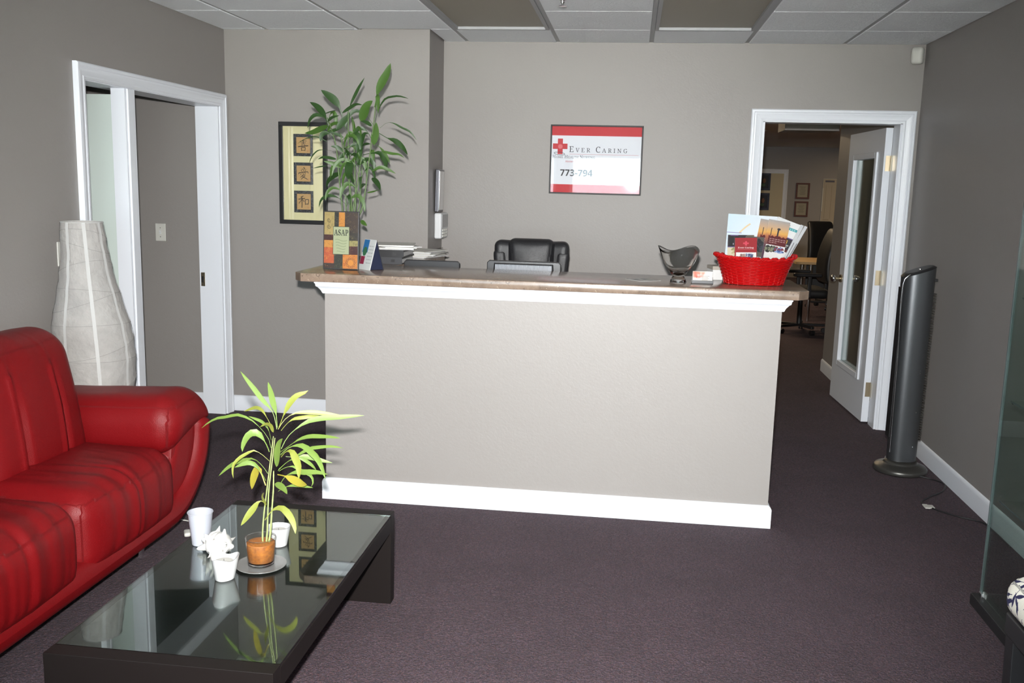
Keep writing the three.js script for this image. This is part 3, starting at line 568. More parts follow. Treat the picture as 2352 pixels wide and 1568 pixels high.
const BAMBOO_LEAVES = [
  [3, 0.0411, -1.453, 1.882, -4.640, -1.462, 1.906, -4.635, -1.468, 1.926, -4.630, -1.492, 1.960, -4.625, -1.527, 1.987, -4.621, -1.557, 2.007, -4.616],
  [3, 0.0317, -1.529, 1.824, -4.640, -1.548, 1.875, -4.659, -1.577, 1.911, -4.677, -1.609, 1.937, -4.696, -1.649, 1.956, -4.714],
  [4, 0.0299, -1.528, 1.835, -4.640, -1.579, 1.822, -4.671, -1.631, 1.807, -4.701, -1.684, 1.802, -4.732],
  [3, 0.0168, -1.438, 1.875, -4.640, -1.407, 1.944, -4.624, -1.377, 1.992, -4.608, -1.354, 2.025, -4.593, -1.324, 2.064, -4.577],
  [4, 0.0448, -1.291, 1.930, -4.640, -1.286, 1.965, -4.650, -1.281, 2.005, -4.660, -1.262, 2.055, -4.670, -1.243, 2.094, -4.680, -1.224, 2.147, -4.690],
  [4, 0.0560, -1.359, 1.859, -4.640, -1.349, 1.894, -4.639, -1.330, 1.936, -4.637, -1.300, 1.960, -4.636],
  [3, 0.0168, -1.457, 1.899, -4.640, -1.413, 1.923, -4.620, -1.374, 1.939, -4.600, -1.336, 1.935, -4.580],
  [3, 0.0131, -1.290, 1.857, -4.640, -1.270, 1.924, -4.645, -1.239, 1.973, -4.651, -1.207, 1.983, -4.656, -1.176, 1.987, -4.662, -1.126, 1.976, -4.667],
  [3, 0.0112, -1.265, 1.829, -4.640, -1.229, 1.856, -4.645, -1.198, 1.855, -4.650, -1.158, 1.835, -4.654, -1.115, 1.815, -4.659, -1.083, 1.774, -4.664],
  [4, 0.0373, -1.296, 1.748, -4.640, -1.295, 1.787, -4.656, -1.294, 1.823, -4.673, -1.297, 1.860, -4.689],
  [3, 0.0280, -1.268, 1.804, -4.640, -1.231, 1.782, -4.665, -1.197, 1.770, -4.691, -1.166, 1.739, -4.716, -1.147, 1.705, -4.741],
  [3, 0.0336, -1.381, 1.707, -4.640, -1.363, 1.760, -4.635, -1.335, 1.803, -4.630, -1.319, 1.799, -4.625],
  [3, 0.0336, -1.487, 1.818, -4.640, -1.461, 1.850, -4.641, -1.428, 1.886, -4.642, -1.420, 1.904, -4.643],
  [4, 0.0187, -1.394, 1.788, -4.640, -1.404, 1.838, -4.661, -1.421, 1.889, -4.681],
  [3, 0.0149, -1.531, 1.856, -4.640, -1.520, 1.880, -4.675, -1.494, 1.892, -4.711],
  [3, 0.0093, -1.546, 1.894, -4.640, -1.527, 1.908, -4.675, -1.508, 1.918, -4.709],
  [3, 0.0187, -1.535, 1.803, -4.640, -1.495, 1.820, -4.667, -1.474, 1.832, -4.695],
  [3, 0.0149, -1.450, 1.780, -4.640, -1.481, 1.796, -4.620, -1.515, 1.805, -4.601],
  [4, 0.0149, -1.257, 1.720, -4.640, -1.205, 1.707, -4.639, -1.165, 1.703, -4.639, -1.139, 1.687, -4.638],
  [3, 0.0317, -1.350, 1.697, -4.640, -1.308, 1.708, -4.662, -1.273, 1.707, -4.685, -1.257, 1.676, -4.707, -1.255, 1.623, -4.730],
  [4, 0.0149, -1.301, 1.748, -4.640, -1.276, 1.742, -4.656, -1.258, 1.721, -4.672, -1.240, 1.690, -4.688, -1.229, 1.659, -4.704],
  [3, 0.0205, -1.450, 1.709, -4.640, -1.485, 1.733, -4.633, -1.513, 1.736, -4.627],
  [3, 0.0082, -1.513, 1.715, -4.640, -1.558, 1.718, -4.651, -1.592, 1.714, -4.662, -1.626, 1.685, -4.673, -1.646, 1.649, -4.684],
  [3, 0.0168, -1.488, 1.673, -4.640, -1.558, 1.682, -4.649, -1.591, 1.671, -4.658],
  [4, 0.0205, -1.465, 1.631, -4.640, -1.496, 1.648, -4.630, -1.526, 1.657, -4.620, -1.545, 1.662, -4.611],
  [3, 0.0411, -1.413, 1.667, -4.640, -1.412, 1.645, -4.613, -1.410, 1.603, -4.586, -1.403, 1.574, -4.559],
  [3, 0.0299, -1.428, 1.681, -4.640, -1.422, 1.722, -4.599, -1.428, 1.731, -4.558],
  [4, 0.0187, -1.305, 1.616, -4.640, -1.265, 1.639, -4.657, -1.225, 1.626, -4.675, -1.196, 1.609, -4.692],
  [3, 0.0187, -1.305, 1.839, -4.640, -1.325, 1.854, -4.617, -1.347, 1.859, -4.595],
  [3, 0.0060, -1.532, 1.757, -4.640, -1.583, 1.780, -4.614, -1.622, 1.771, -4.588, -1.665, 1.740, -4.561],
  [3, 0.0187, -1.361, 1.739, -4.640, -1.331, 1.749, -4.613, -1.297, 1.749, -4.586],
  [3, 0.0261, -1.379, 1.647, -4.640, -1.360, 1.673, -4.676, -1.348, 1.664, -4.712],
  [3, 0.0291, -1.466, 1.603, -4.640, -1.514, 1.589, -4.668, -1.551, 1.562, -4.695, -1.569, 1.528, -4.723],
  [3, 0.0271, -1.304, 1.586, -4.640, -1.284, 1.576, -4.613, -1.258, 1.554, -4.585, -1.239, 1.525, -4.558],
  [3, 0.0194, -1.369, 1.529, -4.640, -1.362, 1.552, -4.694, -1.354, 1.548, -4.748],
  [4, 0.0097, -1.331, 1.510, -4.640, -1.306, 1.518, -4.678, -1.286, 1.529, -4.716],
  [3, 0.0070, -1.536, 1.640, -4.640, -1.581, 1.634, -4.659, -1.623, 1.626, -4.677],
  [4, 0.0233, -1.419, 1.643, -4.640, -1.405, 1.674, -4.670, -1.391, 1.708, -4.700, -1.388, 1.736, -4.731],
  [3, 0.0233, -1.505, 1.641, -4.640, -1.470, 1.672, -4.653, -1.450, 1.702, -4.665],
  [3, 0.0174, -1.400, 1.554, -4.640, -1.427, 1.599, -4.689, -1.446, 1.637, -4.738],
  [4, 0.0209, -1.363, 1.372, -4.640, -1.348, 1.362, -4.630, -1.325, 1.347, -4.620],
];
const BAMBOO_STEMS = [
  [0, 0.0055, -1.452, 1.354, -4.640, -1.461, 1.444, -4.644, -1.478, 1.587, -4.648, -1.494, 1.740, -4.652, -1.527, 1.847, -4.656, -1.540, 1.877, -4.660],
  [0, 0.0055, -1.424, 1.355, -4.640, -1.418, 1.445, -4.637, -1.421, 1.588, -4.635, -1.424, 1.741, -4.632, -1.422, 1.907, -4.629],
  [0, 0.0055, -1.403, 1.356, -4.640, -1.393, 1.434, -4.647, -1.399, 1.666, -4.654, -1.408, 1.872, -4.661],
  [0, 0.0055, -1.387, 1.356, -4.640, -1.357, 1.435, -4.647, -1.326, 1.652, -4.654, -1.304, 1.835, -4.661, -1.290, 1.972, -4.668],
  [0, 0.0055, -1.428, 1.355, -4.640, -1.440, 1.433, -4.640, -1.439, 1.499, -4.641],
  [0, 0.0055, -1.395, 1.356, -4.640, -1.372, 1.446, -4.645, -1.365, 1.543, -4.650, -1.359, 1.636, -4.655],
  [0, 0.0055, -1.411, 1.355, -4.640, -1.412, 1.511, -4.630, -1.444, 1.702, -4.620, -1.457, 1.800, -4.610],
  [0, 0.0055, -1.416, 1.355, -4.640, -1.389, 1.512, -4.648, -1.367, 1.666, -4.655, -1.357, 1.774, -4.663],
];

{
  const p = thing('potted_plant', 'yellow green ribbon plant in a glass of amber pebbles on the coffee table', 'plant', [-1.126, TT + 0.006, -2.714]);
  plant(p, TABLE_LEAVES, TABLE_STEMS, V(-1.118, TT + 0.06, -2.714), M.stem);
  part(p, 'glass_pot', lathe([[0, 0], [0.040, 0], [0.042, 0.003], [0.0475, 0.09]], 40), M.thinGlass, 'clear straight sided glass');
  part(p, 'pot_rim', new THREE.TorusGeometry(0.0473, 0.0011, 8, 48).rotateX(Math.PI / 2).translate(0, 0.0895, 0), M.clearGlass, 'polished glass rim');
  part(p, 'pot_foot', lathe([[0, 0.0005], [0.0395, 0.0005], [0.041, 0.003], [0.0405, 0.0125], [0, 0.0125]], 40), M.clearGlass, 'thick clear glass foot');
  part(p, 'pebbles', lathe([[0, 0.0135], [0.0405, 0.0145], [0.0452, 0.071], [0.042, 0.074], [0.02, 0.077], [0, 0.076]], 40), M.pebble, 'amber gravel');
  const s = thing('glass_saucer', 'clear glass saucer under the potted plant', 'saucer', [-1.126, TT, -2.714]);
  part(s, 'dish', lathe([[0, 0], [0.045, 0], [0.078, 0.004], [0.0805, 0.007], [0.079, 0.008], [0.05, 0.0055], [0, 0.0055]], 48), phys({ color: lin(0.45, 0.45, 0.44), transmission: 0.7, thickness: 0, roughness: 0.12, ior: 1.5 }));
  const cup = thing('plastic_cup', 'tall translucent white plastic cup on the coffee table', 'cup', [-1.392, TT, -2.85]);
  part(cup, 'body', lathe([[0, 0.004], [0.026, 0.004], [0.0275, 0], [0.029, 0.002], [0.0405, 0.112], [0.0395, 0.112], [0.0275, 0.006], [0, 0.006]], 40), M.cup);
  part(cup, 'rim', new THREE.TorusGeometry(0.0408, 0.0017, 8, 40).rotateX(Math.PI / 2).translate(0, 0.1125, 0), M.cup, 'rolled rim');
  // rounded triangle candle glass
  const tri = (r, y, k = 1) => (a) => { const q = r * (1 + k * 0.11 * Math.cos(3 * a + 0.5)); return [q * Math.cos(a), y + k * 0.006 * Math.cos(3 * a + 0.5) * (y > 0.03 ? 1 : 0), q * Math.sin(a)]; };
  function candle(label, pos, k, s) {
    const c = thing('candle_glass', label, 'candle', pos, 0.4, 'white candle glasses on the coffee table');
    const rings = [tri(0.0001, 0.0, 0), tri(0.0275, 0, k * 0.3), tri(0.0285, 0.002, k * 0.4), tri(0.034, 0.03, k * 0.8), tri(0.0415, 0.066, k), tri(0.0395, 0.0665, k), tri(0.034, 0.048, k * 0.6), tri(0.0001, 0.046, 0)];
    part(c, 'holder', grid(rings.length - 1, 48, (u, v, i, j) => { const p = rings[i](v * Math.PI * 2); return [p[0] * s, p[1] * s * 1.05, p[2] * s]; }), M.milk, 'white glass holder');
    part(c, 'wax', lathe([[0, 0.050 * s], [0.026 * s, 0.050 * s], [0.027 * s, 0.053 * s], [0.0265 * s, 0.056 * s], [0.012 * s, 0.0545 * s], [0, 0.0545 * s]], 32), M.wax, 'ivory wax');
    part(c, 'wick', new THREE.CylinderGeometry(0.0008, 0.0008, 0.008, 6).translate(0, 0.058 * s, 0), M.black);
  }
  candle('white three cornered candle glass standing in front of the seashell', [-1.198, TT, -2.60], 1, 1.02);
  candle('white round candle glass standing behind the potted plant', [-1.135, TT, -2.89], 0.12, 0.95);
  // spiny seashell
  const sh = thing('seashell', 'white spiny conch seashell lying on the coffee table', 'seashell', [-1.312, TT, -2.80], -0.25);
  const body = grid(56, 40, (u, v) => {
    const a = v * Math.PI * 2, x = -0.062 + u * 0.118;
    let r = 0.036 * Math.pow(Math.sin(Math.PI * Math.pow(u, 1.25)), 0.8) + 0.003 * (1 - u);
    const spiral = (a / (Math.PI * 2) + u * 3.2) % 1;
    const spike = Math.pow(Math.max(0, Math.cos((a * 5 + u * 5))), 6) * Math.pow(Math.max(0, Math.cos(u * 3.2 * Math.PI * 2 - a)), 4);
    r *= 1 + 0.75 * spike * (u > 0.25 ? 1 : 0.2) - 0.12 * Math.pow(Math.abs(spiral - 0.5) * 2, 6);
    if (u < 0.4) r *= 0.75 + 0.4 * Math.max(0, Math.sin(a)); 
    return [x, Math.max(0, 0.026 + Math.sin(a) * r * 1.05), Math.cos(a) * r * 1.25, u * 0.1, v * 0.1];
  });
  part(sh, 'whorl', body, M.shell);
  for (const [x, y, z, dx, dy, dz] of [[-0.012, 0.045, 0, -0.012, 0.026, 0], [0.018, 0.045, 0.004, 0.004, 0.018, 0.004], [0.036, 0.032, 0.012, 0.024, 0.008, 0.012], [0.03, 0.02, 0.026, 0.022, -0.008, 0.014], [-0.028, 0.034, 0.012, -0.026, 0.012, 0.012], [0.002, 0.022, 0.036, 0.004, -0.008, 0.02], [0.045, 0.022, -0.006, 0.022, 0.002, -0.004], [-0.034, 0.016, 0.02, -0.034, -0.01, 0.016]])
    part(sh, 'spine', taper([V(x - dx * 0.4, y - dy * 0.4, z - dz * 0.4), V(x + dx * 0.3, y + dy * 0.35, z + dz * 0.3), V(x + dx * 0.7, Math.max(0.002, y + dy * 0.7), z + dz * 0.7)], (t) => 0.0135 * Math.pow(1 - t, 0.55) + 0.002, { seg: 5, radial: 8 }), M.shell);
  const g = thing('pebble', 'single amber pebble beside the glass saucer', 'pebble', [-1.232, TT, -2.665]);
  part(g, 'stone', new THREE.IcosahedronGeometry(0.005, 1).scale(1, 0.6, 0.8).translate(0, 0.003, 0), M.pebble);
}
{
  const b = thing('bamboo_plant', 'tall dark green lucky bamboo on the counter behind the patterned plaque', 'plant', [-1.428, CT, -4.64]);
  plant(b, BAMBOO_LEAVES, BAMBOO_STEMS, V(-1.428, CT + 0.03, -4.64), M.caneGreen);
  BAMBOO_STEMS.forEach(([, , ...a], k) => {
    const pts = []; for (let i = 0; i < a.length; i += 3) pts.push(V(a[i], a[i + 1], a[i + 2]));
    const c = new THREE.CatmullRomCurve3(pts);
    for (let q = 0; q < 4; q++) {
      const o = c.getPoint(0.5 + 0.12 * q + rr(0, 0.05)), az = rr(0, 6.28), L = rr(0.09, 0.16), dx = Math.cos(az) * L, dz = Math.sin(az) * L * 0.5, up = rr(0.02, 0.07);
      part(b, 'leaf', rel(b, leafGeo([o.x, o.y, o.z, o.x + dx * 0.3, o.y + up * 0.8, o.z + dz * 0.3, o.x + dx * 0.65, o.y + up, o.z + dz * 0.65, o.x + dx * 0.9, o.y + up * 0.5, o.z + dz * 0.9, o.x + dx, o.y - 0.02, o.z + dz], rr(0.014, 0.024), true, k * 5 + q)), M.leaf[q % 3 ? 3 : 4]);
    }
  });
  part(b, 'vase', lathe([[0, 0], [0.038, 0], [0.042, 0.01], [0.044, 0.05], [0.04, 0.11], [0.036, 0.11], [0.038, 0.05], [0.034, 0.012], [0, 0.01]], 32), std({ color: lin(0.25, 0.26, 0.24), roughness: 0.3 }), 'small round vase');
}

// ------------------------------------------------------------------ paper floor lamp
{
  const l = thing('floor_lamp', 'tall white crinkled rice paper floor lamp behind the sofa arm', 'lamp', [-2.462, 0, -4.03]);
  const prof = [[0.10, 0.05], [0.105, 0.15], [0.115, 0.30], [0.128, 0.42], [0.155, 0.54], [0.174, 0.66], [0.179, 0.75], [0.172, 0.86], [0.150, 0.97], [0.125, 1.075], [0.109, 1.165], [0.099, 1.25], [0.092, 1.352]];
  const c = new THREE.CatmullRomCurve3(prof.map(([r, y]) => V(r, y, 0)));
  const wires = []; for (let k = 0; k < 15; k++) wires.push({ y: 0.12 + k * 0.085 + 0.02 * Math.sin(k * 2.1), t: 0.10 * Math.sin(k * 1.7 + 0.6), p: k * 1.13 });
  const wy = (w, a) => w.y + w.t * 0.5 * Math.sin(a + w.p);
  const shadeR = (y, a) => { let lo = 0, hi = 1; for (let i = 0; i < 18; i++) { const m = (lo + hi) / 2; c.getPoint(m).y < y ? lo = m : hi = m; } let r = c.getPoint(lo).x; let dmin = 1; for (const w of wires) dmin = Math.min(dmin, Math.abs(y - wy(w, a))); r -= 0.004 * Math.min(1, dmin / 0.04); return r; };
  const lean = (x, y, z) => [x - 0.052 * (y - 0.7), y, z];
  const N = 130;
  part(l, 'shade', grid(N, 96, (u, v, i, j) => { const y = 0.05 + u * 1.302, a = v * Math.PI * 2, q = nB[((i * 4) % 512) * 512 + ((j % 96) * 5) % 512] - 0.5, r = shadeR(y, a) + 0.005 * q; return [...lean(r * Math.cos(a), y, r * Math.sin(a)), v * 1.1, u * 1.3]; }), M.ricePaper, 'crinkled white rice paper shade');
  for (let k = 0; k < 8; k++) { const a = k / 8 * Math.PI * 2 + 0.95, h = 0.0075; part(l, 'rib', grid(60, 1, (u, v) => { const y = 0.05 + u * 1.302, r = shadeR(y, a) + 0.0035, b = a + (v - 0.5) * 2 * h / r; return [...lean(r * Math.cos(b), y, r * Math.sin(b))]; }), M.riceRib, 'bright vertical paper rib'); }
  for (const w of wires) part(l, 'wire', taper(Array.from({ length: 24 }, (_, i) => { const a = i / 24 * Math.PI * 2, y = Math.min(1.34, Math.max(0.06, wy(w, a))), r = shadeR(y, a) + 0.001; return V(...lean(r * Math.cos(a), y, r * Math.sin(a))); }), 0.0009, { seg: 3, radial: 5, closed: true }), std({ color: lin(0.3, 0.295, 0.28), roughness: 0.9 }));
  part(l, 'top_ring', new THREE.TorusGeometry(0.09, 0.0025, 8, 48).rotateX(Math.PI / 2).translate(-0.052 * 0.652, 1.352, 0), M.riceRib);
  part(l, 'base', lathe([[0, 0], [0.11, 0], [0.112, 0.012], [0.1, 0.02], [0.012, 0.022], [0.01, 0.25], [0, 0.25]], 40).translate(0.036, 0, 0), M.charcoal);
}

{
  const c = thing('lamp_cord', 'clear cord with a pale inline switch on the carpet beside the sofa end', 'cord', [-1.98, 0, -3.87]);
  part(c, 'cable', rel(c, taper([V(-2.30, 0.005, -4.06), V(-2.15, 0.005, -4.0), V(-2.04, 0.005, -3.92), V(-1.96, 0.006, -3.90), V(-1.90, 0.005, -3.84), V(-1.90, 0.005, -3.77)], 0.003, { seg: 10, radial: 8 })), M.ivory, 'pale clear cable');
  part(c, 'inline_switch', rel(c, soft(0.014, 0.010, 0.028, 0.008, [6, 6, 8]).rotateY(0.5).translate(-1.895, 0.0102, -3.75)), M.ivory, 'pale inline switch');
}
// ------------------------------------------------------------------ wall fittings
function plate(name, label, pos, turn, w, h, toggle) {
  const p = thing(name, label, 'switch', pos, turn);
  part(p, 'cover', bx(-w / 2, w / 2, -h / 2, h / 2, 0, 0.006, 0.003), M.ivory);
  if (toggle) part(p, 'toggle', merge([bx(-0.006, 0.006, -0.012, 0.012, 0.005, 0.009), bx(-0.004, 0.004, 0.0, 0.014, 0.006, 0.02, 0.002)]), M.white, 'small switch lever');
  for (const s of [-1, 1]) part(p, 'screw', new THREE.CylinderGeometry(0.0028, 0.0028, 0.002, 10).rotateX(Math.PI / 2).translate(0, s * 0.03, 0.0065), M.chrome);
}
plate('light_switch', 'ivory light switch on the hall wall seen through the left doorway', [-3.148, 1.195, -6.0], 0, 0.072, 0.117, true);
plate('wall_plate', 'white switch plate on the side wall behind the paper lamp', [XL, 1.195, -4.117], Math.PI / 2, 0.07, 0.115, true);
{
  const d = thing('motion_detector', 'white motion detector high in the corner over the office door', 'detector', [1.742, 2.38, ZB + 0.03], -0.6);
  part(d, 'housing', soft(0.036, 0.052, 0.022, 0.018, [10, 12, 8], (v, x, y, z) => { if (z > 0) v.z += 0.012 * (1 - y * y) * (1 - x * x * 0.5); }).translate(0, 0.052, 0.02), M.ivory);
  part(d, 'window', bx(-0.008, 0.008, 0.068, 0.082, 0.036, 0.05, 0.002), std({ color: lin(0.08, 0.1, 0.22), roughness: 0.3 }), 'dark blue sensor window');
}
{
  // on the side of the step: mirror over a keypad
  const m = thing('wall_mirror', 'narrow chrome framed mirror tilted on the step wall above the keypad', 'mirror', [XB, 1.38, -6.24]);
  const t = new THREE.Group();
  const g = (q) => q.rotateX(0.0).rotateZ(-0.02);
  part(m, 'frame', merge([bx(0.004, 0.03, 0, 0.278, -0.085, 0.085, 0.004)].map((q) => g(q))), std({ color: lin(0.10, 0.10, 0.11), metalness: 1, roughness: 0.3 }));
  part(m, 'glass', g(bx(0.0305, 0.0315, 0.012, 0.266, -0.073, 0.073)), std({ color: lin(0.55, 0.55, 0.55), metalness: 1, roughness: 0.08 }), 'mirror glass');
  const k = thing('wall_phone', 'white wall phone with a grey keypad on the step wall', 'phone', [XB, 1.2, -6.27]);
  part(k, 'body', bx(0, 0.05, 0, 0.172, -0.12, 0.10, 0.012), M.white);
  part(k, 'face', bx(0.05, 0.053, 0.075, 0.16, -0.11, 0.085, 0.001), std({ color: lin(0.45, 0.45, 0.45), roughness: 0.5 }), 'grey face plate');
  for (let i = 0; i < 3; i++) for (let j = 0; j < 4; j++) part(k, 'key', bx(0.049, 0.0555, 0.012 + i * 0.019, 0.026 + i * 0.019, -0.085 + j * 0.042, -0.055 + j * 0.042, 0.002), M.ivory);
}

// ------------------------------------------------------------------ framed pictures
function frameParts(o, w, h, b, d, mat) {   // picture frame hanging at local z 0..d, centred
  part(o, 'frame_rail', bx(-w / 2, w / 2, h / 2 - b, h / 2, 0, d, 0.002), mat); part(o, 'frame_rail', bx(-w / 2, w / 2, -h / 2, -h / 2 + b, 0, d, 0.002), mat);
  part(o, 'frame_stile', bx(-w / 2, -w / 2 + b, -h / 2 + b, h / 2 - b, 0, d, 0.002), mat); part(o, 'frame_stile', bx(w / 2 - b, w / 2, -h / 2 + b, h / 2 - b, 0, d, 0.002), mat);
}
const sheet = (o, name, tex, w, h, x, y, z, label, opt) => part(o, name, new THREE.PlaneGeometry(w, h).translate(x, y, z), print(tex, opt), label);
{
  const p = thing('calligraphy_picture', 'black framed picture of three brush written characters on cream matting', 'picture', [-2.137, 1.607, ZL]);
  const w = 0.322, h = 0.654, b = 0.027;
  frameParts(p, w, h, b, 0.022, std({ color: lin(0.008, 0.008, 0.009), roughness: 0.35 }));
  part(p, 'mat_board', bx(-w / 2 + b, w / 2 - b, -h / 2 + b, h / 2 - b, 0.002, 0.010), std({ color: lin(0.60, 0.57, 0.33), roughness: 0.8 }), 'cream mat board');
  const strokes = [
    [[50, 10, 50, 42, 6], [24, 22, 78, 20, 4], [32, 34, 70, 32, 4], [36, 44, 66, 42, 3], [38, 44, 40, 54, 3], [64, 42, 60, 54, 3], [10, 62, 90, 54, 7], [36, 56, 42, 64, 3], [64, 54, 58, 64, 3], [34, 70, 36, 90, 5], [34, 70, 68, 68, 5], [68, 68, 64, 90, 5], [36, 88, 64, 88, 4]],
    [[52, 6, 60, 12, 6], [36, 20, 64, 16, 4], [30, 26, 36, 34, 4], [48, 24, 52, 32, 4], [70, 20, 64, 32, 4], [12, 46, 84, 36, 6], [84, 36, 90, 46, 6], [14, 46, 10, 54, 5], [30, 50, 26, 60, 4], [44, 46, 50, 58, 4], [50, 58, 66, 56, 4], [60, 44, 68, 50, 4], [46, 60, 26, 78, 5], [40, 68, 64, 66, 4], [64, 66, 30, 92, 5], [42, 74, 82, 92, 6]],
    [[46, 8, 26, 18, 6], [8, 32, 58, 26, 7], [34, 14, 34, 92, 7], [34, 34, 10, 62, 5], [36, 34, 54, 50, 5], [62, 36, 64, 70, 6], [62, 36, 90, 34, 6], [90, 34, 86, 70, 6], [64, 68, 86, 66, 5]],
  ];
  strokes.forEach((st, k) => {
    const t = canvasTex(220, 220, (g, W, H) => {
      g.fillStyle = '#171a1d'; g.fillRect(0, 0, W, H);
      for (let i = 0; i < 260; i++) { const a = rnd(), side = Math.floor(rnd() * 4), q = rnd() * W, e = a * 30; const [x, y] = side === 0 ? [q, e] : side === 1 ? [q, H - e] : side === 2 ? [e, q] : [W - e, q]; g.fillStyle = ['#3f4a52', '#6b7076', '#2b3a44', '#565046'][i % 4]; g.fillRect(x, y, 4 + rnd() * 7, 3 + rnd() * 4); }
      g.fillStyle = '#b08f5c'; g.fillRect(33, 31, W - 64, H - 62);
      for (let i = 0; i < 500; i++) { g.fillStyle = `rgba(${rnd() > 0.5 ? '205,170,115' : '140,108,66'},0.25)`; g.fillRect(33 + rnd() * (W - 66), 31 + rnd() * (H - 64), 6, 3); }
      g.strokeStyle = '#1c1a17'; g.lineCap = 'round';
      for (const [x0, y0, x1, y1, lw] of st) { g.lineWidth = lw * 1.15; g.beginPath(); const f = (q) => 42 + q * 1.36; g.moveTo(f(x0), f(y0)); g.quadraticCurveTo((f(x0) + f(x1)) / 2 + 3, (f(y0) + f(y1)) / 2 - 3, f(x1), f(y1)); g.stroke(); }
      g.strokeStyle = '#a4522f'; g.lineWidth = 2; g.strokeRect(W - 64, H - 58, 10, 12);
    });
    sheet(p, 'print', t, 0.131, 0.141, 0.001, 0.181 - k * 0.181, 0.0108, ['top brush written character', 'middle brush written character', 'bottom brush written character'][k], { color: lin(1, 1, 1) });
  });
  part(p, 'glazing', bx(-w / 2 + b, w / 2 - b, -h / 2 + b, h / 2 - b, 0.0135, 0.0155), M.pictureGlass, 'glass front');
}
{
  const p = thing('framed_sign', 'thin framed red and white health company sign on the wall behind the counter', 'sign', [-0.263, 1.746, ZB]);
  p.rotation.x = -0.004;
  const w = 0.617, h = 0.456;
  frameParts(p, w, h, 0.010, 0.024, std({ color: lin(0.012, 0.011, 0.013), roughness: 0.55 }));
  const t = canvasTex(1024, 756, (g, W, H) => {
    g.fillStyle = '#dfe3ea'; g.fillRect(0, 0, W, H);
    g.fillStyle = '#c2202b'; g.fillRect(0, 0, W, 106); g.fillRect(0, H - 94, W, 94);
    g.fillStyle = '#c22a34'; g.fillRect(70, 142, 58, 176); g.fillRect(14, 198, 168, 62);
    g.fillStyle = '#d86a70'; g.beginPath(); g.arc(100, 232, 26, 0, 7); g.fill();
    g.strokeStyle = '#3d4148'; g.lineWidth = 5; g.beginPath(); g.ellipse(92, 312, 62, 15, 0.1, 0, 7); g.stroke();
    g.fillStyle = '#33363f'; let x = 200;
    for (const [s, z] of [['E', 92], ['VER', 66], [' ', 60], ['C', 92], ['ARING', 66]]) { g.font = `${z}px serif`; for (const ch of s) { g.fillText(ch, x, 292); x += g.measureText(ch).width + (ch === ' ' ? 26 : 19); } }
    g.fillStyle = '#c98b96'; g.fillRect(205, 314, 790, 4);
    g.fillStyle = '#43505a'; x = 12;
    for (const [s, z] of [['H', 50], ['OME ', 36], ['H', 50], ['EALTH ', 36], ['N', 50], ['URSING', 36]]) { g.font = `${z}px serif`; g.fillText(s, x, 364); x += g.measureText(s).width + 3; }
    g.fillStyle = '#b8434f'; g.font = 'italic 32px sans-serif'; g.fillText('Home of', 160, 410);
    g.fillStyle = '#33363b'; g.font = 'bold 104px sans-serif'; g.fillText('773-794', 104, 566);
  });
  part(p, 'backing', bx(-w / 2 + 0.008, w / 2 - 0.008, -h / 2 + 0.008, h / 2 - 0.008, 0.004, 0.012), M.white);
  sheet(p, 'print', t, w - 0.018, h - 0.018, 0, 0, 0.0126, 'red banded sign with a red cross and lettering', { roughness: 0.6, color: lin(0.95, 0.95, 0.95) });
  part(p, 'glazing', bx(-w / 2 + 0.008, w / 2 - 0.008, -h / 2 + 0.008, h / 2 - 0.008, 0.016, 0.018), M.pictureGlass, 'glass front');
}
